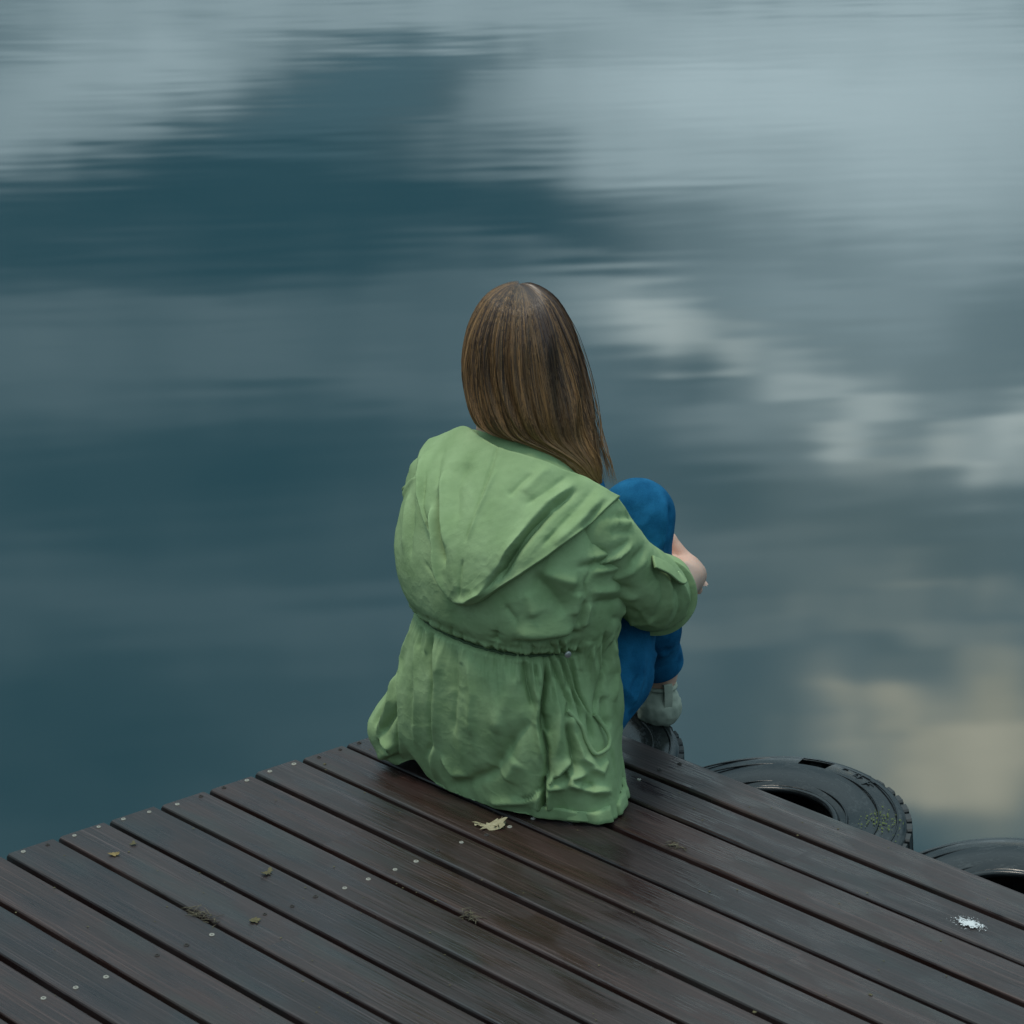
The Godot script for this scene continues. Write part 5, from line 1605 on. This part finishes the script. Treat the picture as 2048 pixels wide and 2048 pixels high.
func build_person() -> void:
	var root := base("person", Vector3(0.0008, 0.0, -4.150))
	root.rotation.y = -deg_to_rad(42.0)
	tag(root, "person with long brown hair, green hooded jacket and blue jeans, hugging knees on pier corner", "person")
	var cloth := fabric(Color(0.205, 0.295, 0.140), Color(0.310, 0.415, 0.220), 4.0, false, 0.10, 0.10, 61)
	var denim := fabric(Color(0.002, 0.052, 0.128), Color(0.018, 0.155, 0.310), 5.0, true, 0.06, 0.25, 62)
	var canvas := fabric(Color(0.24, 0.27, 0.22), Color(0.44, 0.45, 0.36), 9.0, false, 0.02, 0.15, 63)
	var sole := paint(Color(0.50, 0.48, 0.40), 0.7)
	var skin := paint(Color(0.56, 0.33, 0.25), 0.5)
	skin.subsurf_scatter_enabled = true
	skin.subsurf_scatter_strength = 0.12
	part("body", build_body(), skin, root)
	var jeans := part("jeans", net_mesh([build_jeans_field()], fold_lines(jeans_folds), 0.0004, 40.0), denim, root)
	for s in ["_r", "_l"]:
		# turned hem of each trouser leg
		var c: Vector3 = J["knee" + s].lerp(J["ankle" + s], 0.935)
		var ax: Vector3 = (J["ankle" + s] - J["knee" + s]).normalized()
		var sd := ax.cross(Vector3.RIGHT).normalized()
		var hem_rows := []
		for e in [[-0.050, 0.0400], [-0.030, 0.0450], [-0.014, 0.0462], [0.000, 0.0466], [0.003, 0.0452], [0.002, 0.0425], [-0.016, 0.0410]]:
			hem_rows.append(ring(c + ax * e[0], sd, sd.cross(ax), e[1], e[1], 40))
		part("trouser_hem", grid_mesh(hem_rows, true, true), denim, jeans)
		build_shoe(root, s, canvas, sole)
	var folds := fold_lines(jacket_folds)
	var rows := torso_rows()
	var jacket := part("jacket", grid_mesh(sculpt(rows, folds, false, true, gather(rows)), false, true), cloth, root)
	rows = sleeve_rows(sleeve_right)
	part("sleeve", grid_mesh(sculpt(rows, folds, true, true, creases(rows, 0.0008, 0.0004)), true, true), cloth, jacket)
	rows = sleeve_rows(sleeve_left)
	part("sleeve", grid_mesh(sculpt(rows, folds, true, true, creases(rows, 0.0020, 0.0006)), true, true), cloth, jacket)
	rows = hood_rows(fold_lines(hood_folds))
	part("hood", grid_mesh(sculpt(rows, [], false, false, creases(rows, 0.0006, 0.0003)), false, false), cloth, jacket)
	# drawstring in its tunnel round the waist
	var cord := PackedVector3Array()
	for k in 160:
		var th := lerpf(-2.5, 1.36, k / 159.0)
		var p := torso_point(4.0 + 0.02 * sin(th * 40.0), th)
		var c := Vector3(0.0, p.y, 0.014)
		cord.append(c + (p - c) * (1.0 - 0.050 + 0.010 * fine.get_noise_1d(th * 12.0)))
	part("drawstring", tube(cord, fill(160, 0.0022), 6), paint(Color(0.07, 0.11, 0.055), 0.9), jacket)
	var snap := []
	for q in [[0.0, 0.0030], [0.0030, 0.0029], [0.0050, 0.0022], [0.0058, 0.0010], [0.0058, -0.001]]:
		snap.append(ring(Vector3(0, q[1], 0), Vector3.RIGHT, Vector3.BACK, maxf(q[0], 0.0002), maxf(q[0], 0.0002), 16))
	var steel := paint(Color(0.45, 0.43, 0.42), 0.35)
	steel.metallic = 0.7
	var b := part("snap_button", grid_mesh(snap, true, true), steel, jacket)
	b.position = Vector3(0.1566, 0.2686, 0.0523) + Vector3(0.92, -0.10, 0.2) * 0.006
	b.quaternion = Quaternion(Vector3.UP, Vector3(0.92, -0.1, 0.25).normalized())
	# rim of the patch pocket at the right side
	var rim := bezier([Vector3(0.1717, 0.1821, 0.0647), Vector3(0.1778, 0.1694, 0.0559), Vector3(0.1860, 0.1545, 0.0470), Vector3(0.1945, 0.1300, 0.0436), Vector3(0.2044, 0.1104, 0.0353), Vector3(0.2082, 0.1128, 0.0137), Vector3(0.2060, 0.1202, 0.0041), Vector3(0.2009, 0.1325, 0.0013), Vector3(0.1909, 0.1545, 0.0104), Vector3(0.1857, 0.1660, 0.0176)], 60)
	part("pocket_rim", tube(rim, fill(60, 0.0034), 8), cloth, jacket)
	# buttoned strap that holds the rolled sleeve
	var strap := bezier([Vector3(0.2167, 0.3960, -0.0839), Vector3(0.2214, 0.3775, -0.1148), Vector3(0.2217, 0.3560, -0.1420), Vector3(0.2100, 0.3500, -0.1640)], 24)
	var so := PackedVector3Array()
	for k in 24:
		so.append(Vector3(0.72, 0.68, -0.1))
	part("sleeve_strap", ribbon(strap, so, 0.011, 0.004), cloth, jacket)
	# wide flat cuff at the end of the right sleeve
	var tail: PackedVector3Array = sleeve_rows(sleeve_right)[-2]
	var before: PackedVector3Array = sleeve_rows(sleeve_right)[-22]
	var mid := Vector3.ZERO
	for p in tail:
		mid += p / tail.size()
	var axis := Vector3.ZERO
	for k in tail.size():
		axis += (tail[k] - before[k]) / tail.size()
	axis = axis.normalized()
	var cuff := []
	for e in [[-0.042, 1.05], [-0.043, 1.30], [-0.038, 1.33], [-0.010, 1.24], [0.004, 1.20], [0.007, 1.16], [0.006, 1.0], [-0.02, 0.97]]:
		var line := PackedVector3Array()
		for k in tail.size():
			var p := tail[k] - mid
			line.append(mid + p * (e[1] + 0.03 * fine.get_noise_3dv(p * 24.0)) + axis * (e[0] + 0.003 * fine.get_noise_3dv(p * 18.0 + Vector3.ONE * 5.0)))
		cuff.append(line)
	part("cuff", grid_mesh(cuff, true, true), cloth, jacket)
	# turned-up facing of the hem, split by a vent
	for e in [[34.0, 77.0], [82.0, 113.0]]:
		var band := []
		for q in [[0.36, -0.002], [0.37, 0.006], [0.30, 0.008], [0.15, 0.009], [0.01, 0.009], [-0.03, 0.006], [-0.03, -0.002]]:
			var line := PackedVector3Array()
			for k in 40:
				var u := k / 39.0
				var deg := lerpf(e[0], e[1], u)
				var t: float = q[0] * (0.82 + 0.25 * u + 0.12 * sin(u * 7.0))
				var p := torso_point(maxf(t, 0.0), deg_to_rad(deg))
				var out := Vector3(p.x, 0.0, p.z + 0.02).normalized()
				var end := sqrt(clampf(minf(u, 1.0 - u) * 14.0, 0.0, 1.0))
				line.append(p + out * (q[1] * end + 0.004 * fine.get_noise_2d(deg * 0.12, 5.0)) + Vector3(0, minf(t, 0.0) * 0.05, 0))
			band.append(line)
		part("hem_facing", grid_mesh(band, false, true), cloth, jacket)
	var curl := bezier([Vector3(0.160, 0.008, 0.066), Vector3(0.182, 0.014, 0.074), Vector3(0.206, 0.014, 0.060), Vector3(0.216, 0.010, 0.040), Vector3(0.200, 0.008, 0.046), Vector3(0.180, 0.007, 0.058)], 40)
	var co := PackedVector3Array()
	for k in 40:
		co.append(Vector3(0.7, 0.2, 0.7))
	part("hem_curl", ribbon(curl, co, 0.008, 0.003), cloth, jacket)
	build_hair(root)


# ------------------------------------------------------------------ litter on the planks
func flake(radius: float, long: float, curl: float, ragged: float, seed_: int) -> ArrayMesh:
	# a thin curled flake with an uneven outline, with a thickness of about one millimetre
	var rows := []
	var rings := 5
	var n := 22
	for side in 2:
		for i in rings:
			var k := i if side == 0 else rings - 1 - i
			var f := float(k) / (rings - 1)
			var line := PackedVector3Array()
			for j in n:
				var a := TAU * j / n
				var rr := radius * (1.0 + ragged * fine.get_noise_2d(cos(a) * 1.7 + seed_ * 9.0, sin(a) * 1.7)) * f
				var p := Vector2(cos(a) * rr * long, sin(a) * rr)
				var y := curl * (p.x * p.x - p.y * p.y * 0.4) / radius + ragged * 0.10 * radius * fine.get_noise_2d(p.x * 160.0 + seed_, p.y * 160.0)
				line.append(Vector3(p.x, y + (0.0007 if side == 1 else 0.0) * (1.0 - f * 0.6) + 0.0008, p.y))
			rows.append(line)
	return grid_mesh(rows, true)

func litter(called: String, label: String, category: String, u: float, v: float, mesh: Mesh, mat: Material, turn: float, group := "") -> void:
	var o := part(called, mesh, mat, self)
	o.position = deck(u, v, 0.0003)
	o.rotation.y = turn
	tag(o, label, category, group)

func build_litter() -> void:
	var straw := fabric(Color(0.22, 0.19, 0.11), Color(0.40, 0.36, 0.24), 30.0, false, 0.02, 0.3, 81)
	var tan_ := fabric(Color(0.14, 0.10, 0.045), Color(0.27, 0.20, 0.09), 30.0, false, 0.02, 0.3, 82)
	var drab := fabric(Color(0.07, 0.06, 0.035), Color(0.15, 0.13, 0.07), 30.0, false, 0.02, 0.3, 83)
	litter("dried_petal", "largest crumpled pale petal on the planks behind the jacket", "petal", 0.412, -0.424, flake(0.013, 1.4, 0.14, 1.1, 1), straw, 0.4, "dried petals behind the jacket")
	litter("dried_petal_001", "narrow pale petal scrap touching the largest crumpled petal", "petal", 0.426, -0.412, flake(0.006, 1.8, 0.22, 1.0, 2), straw, 1.3, "dried petals behind the jacket")
	litter("dried_petal_002", "tiny pale petal crumb left of the largest crumpled petal", "petal", 0.398, -0.432, flake(0.004, 1.4, 0.2, 0.9, 3), straw, 2.2, "dried petals behind the jacket")
	litter("round_leaf", "round yellow-tan leaf near the left plank ends", "leaf", 0.113, -0.912, flake(0.0072, 1.1, 0.2, 0.5, 4), tan_, 0.3)
	litter("round_leaf_001", "dull olive round leaf lying between two screws", "leaf", 0.437, -0.893, flake(0.0078, 1.05, 0.15, 0.4, 5), drab, 0.8)
	litter("round_leaf_002", "small olive leaf scrap above the yellow-tan leaf", "leaf", 0.101, -0.868, flake(0.0045, 1.3, 0.2, 0.7, 6), drab, 1.9)
	litter("bark_chip", "brown curled bark chip on a plank left of the middle", "bark", 0.321, -0.781, flake(0.006, 1.6, 0.15, 0.9, 7), drab, 0.9)
	# bird dropping: a pale spattered crust
	var st := SurfaceTool.new()
	st.begin(Mesh.PRIMITIVE_TRIANGLES)
	var g := RandomNumberGenerator.new()
	g.seed = 31
	for k in 330:
		var far := absf(g.randfn(0.0, 0.5))
		var a := g.randf() * TAU
		var c := Vector3(cos(a) * far * 0.030, 0.0004, sin(a) * far * 0.019)
		var s := g.randf_range(0.0006, 0.0024) * clampf(1.4 - far, 0.25, 1.2)
		dab(st, c, s, g)
	var drop := part("bird_dropping", st.commit(), paint(Color(0.52, 0.53, 0.54), 0.9), self)
	drop.position = deck(1.132, -0.143, 0.0004)
	drop.rotation.y = -atan2(U.z, U.x)
	tag(drop, "white bird dropping spattered on a plank at the lower right", "bird dropping")
	# twigs and grit caught in the gaps
	litter_heap("debris_clump", "tuft of twigs and grit caught in a plank gap left of the screws", 0.372, -0.938, 46, 0.035, 51)
	litter_heap("debris_clump_001", "dark tuft of twigs across a plank gap below the middle", 0.634, -0.655, 34, 0.022, 52)
	litter_heap("debris_clump_002", "small tuft of twigs in the plank gap right of the jacket", 0.660, -0.262, 26, 0.020, 53)
	var sp := SurfaceTool.new()
	sp.begin(Mesh.PRIMITIVE_TRIANGLES)
	g.seed = 33
	for k in 420:
		var u := g.randf_range(0.02, 1.9)
		var v := g.randf_range(-1.9, -0.01)
		var c := deck(u, v, 0.0002)
		dab(sp, c, g.randf_range(0.0005, 0.0019) * (1.0 if g.randf() < 0.9 else 1.8), g)
	var grit := part("grit", sp.commit(), drab, self)
	grit.set_meta("kind", "stuff")
	tag(grit, "fine grit and leaf crumbs scattered over the planks", "grit")

func dab(st: SurfaceTool, c: Vector3, s: float, g: RandomNumberGenerator) -> void:
	# a low irregular mound
	var n := 7
	var rim := []
	for k in n:
		var a := TAU * k / n
		rim.append(c + Vector3(cos(a), 0, sin(a)) * s * g.randf_range(0.6, 1.3))
	var top := c + Vector3(0, s * 0.35 + 0.0003, 0)
	for k in n:
		for v in [rim[k], rim[(k + 1) % n], top]:
			st.set_normal(Vector3.UP if v == top else (v - c + Vector3(0, s, 0)).normalized())
			st.add_vertex(v)

func litter_heap(called: String, label: String, u: float, v: float, count: int, spread: float, seed_: int) -> void:
	var o := base(called, deck(u, v, 0.0))
	o.rotation.y = -atan2(U.z, U.x)
	tag(o, label, "debris")
	var g := RandomNumberGenerator.new()
	g.seed = seed_
	var bits := []
	var brown := paint(Color(0.055, 0.042, 0.028), 0.9)
	var pale := paint(Color(0.13, 0.11, 0.07), 0.9)
	for pass_ in 2:
		var rows_all := SurfaceTool.new()
		rows_all.begin(Mesh.PRIMITIVE_TRIANGLES)
		for k in count / 2:
			var c := Vector3(g.randfn(0.0, spread * 0.5), g.randf_range(-0.001, 0.0025), g.randfn(0.0, 0.006))
			var a := g.randf() * TAU
			var l := g.randf_range(0.003, 0.012)
			var d := Vector3(cos(a), g.randf_range(-0.15, 0.25), sin(a)) * l
			var t := tube(PackedVector3Array([c - d, c + Vector3(0, 0.0008, 0), c + d]), PackedFloat32Array([0.0003, 0.0006, 0.0003]), 4)
			rows_all.append_from(t, 0, Transform3D())
		var q := part("twigs", rows_all.commit(), brown if pass_ == 0 else pale, o)
		q.set_meta("kind", "stuff")
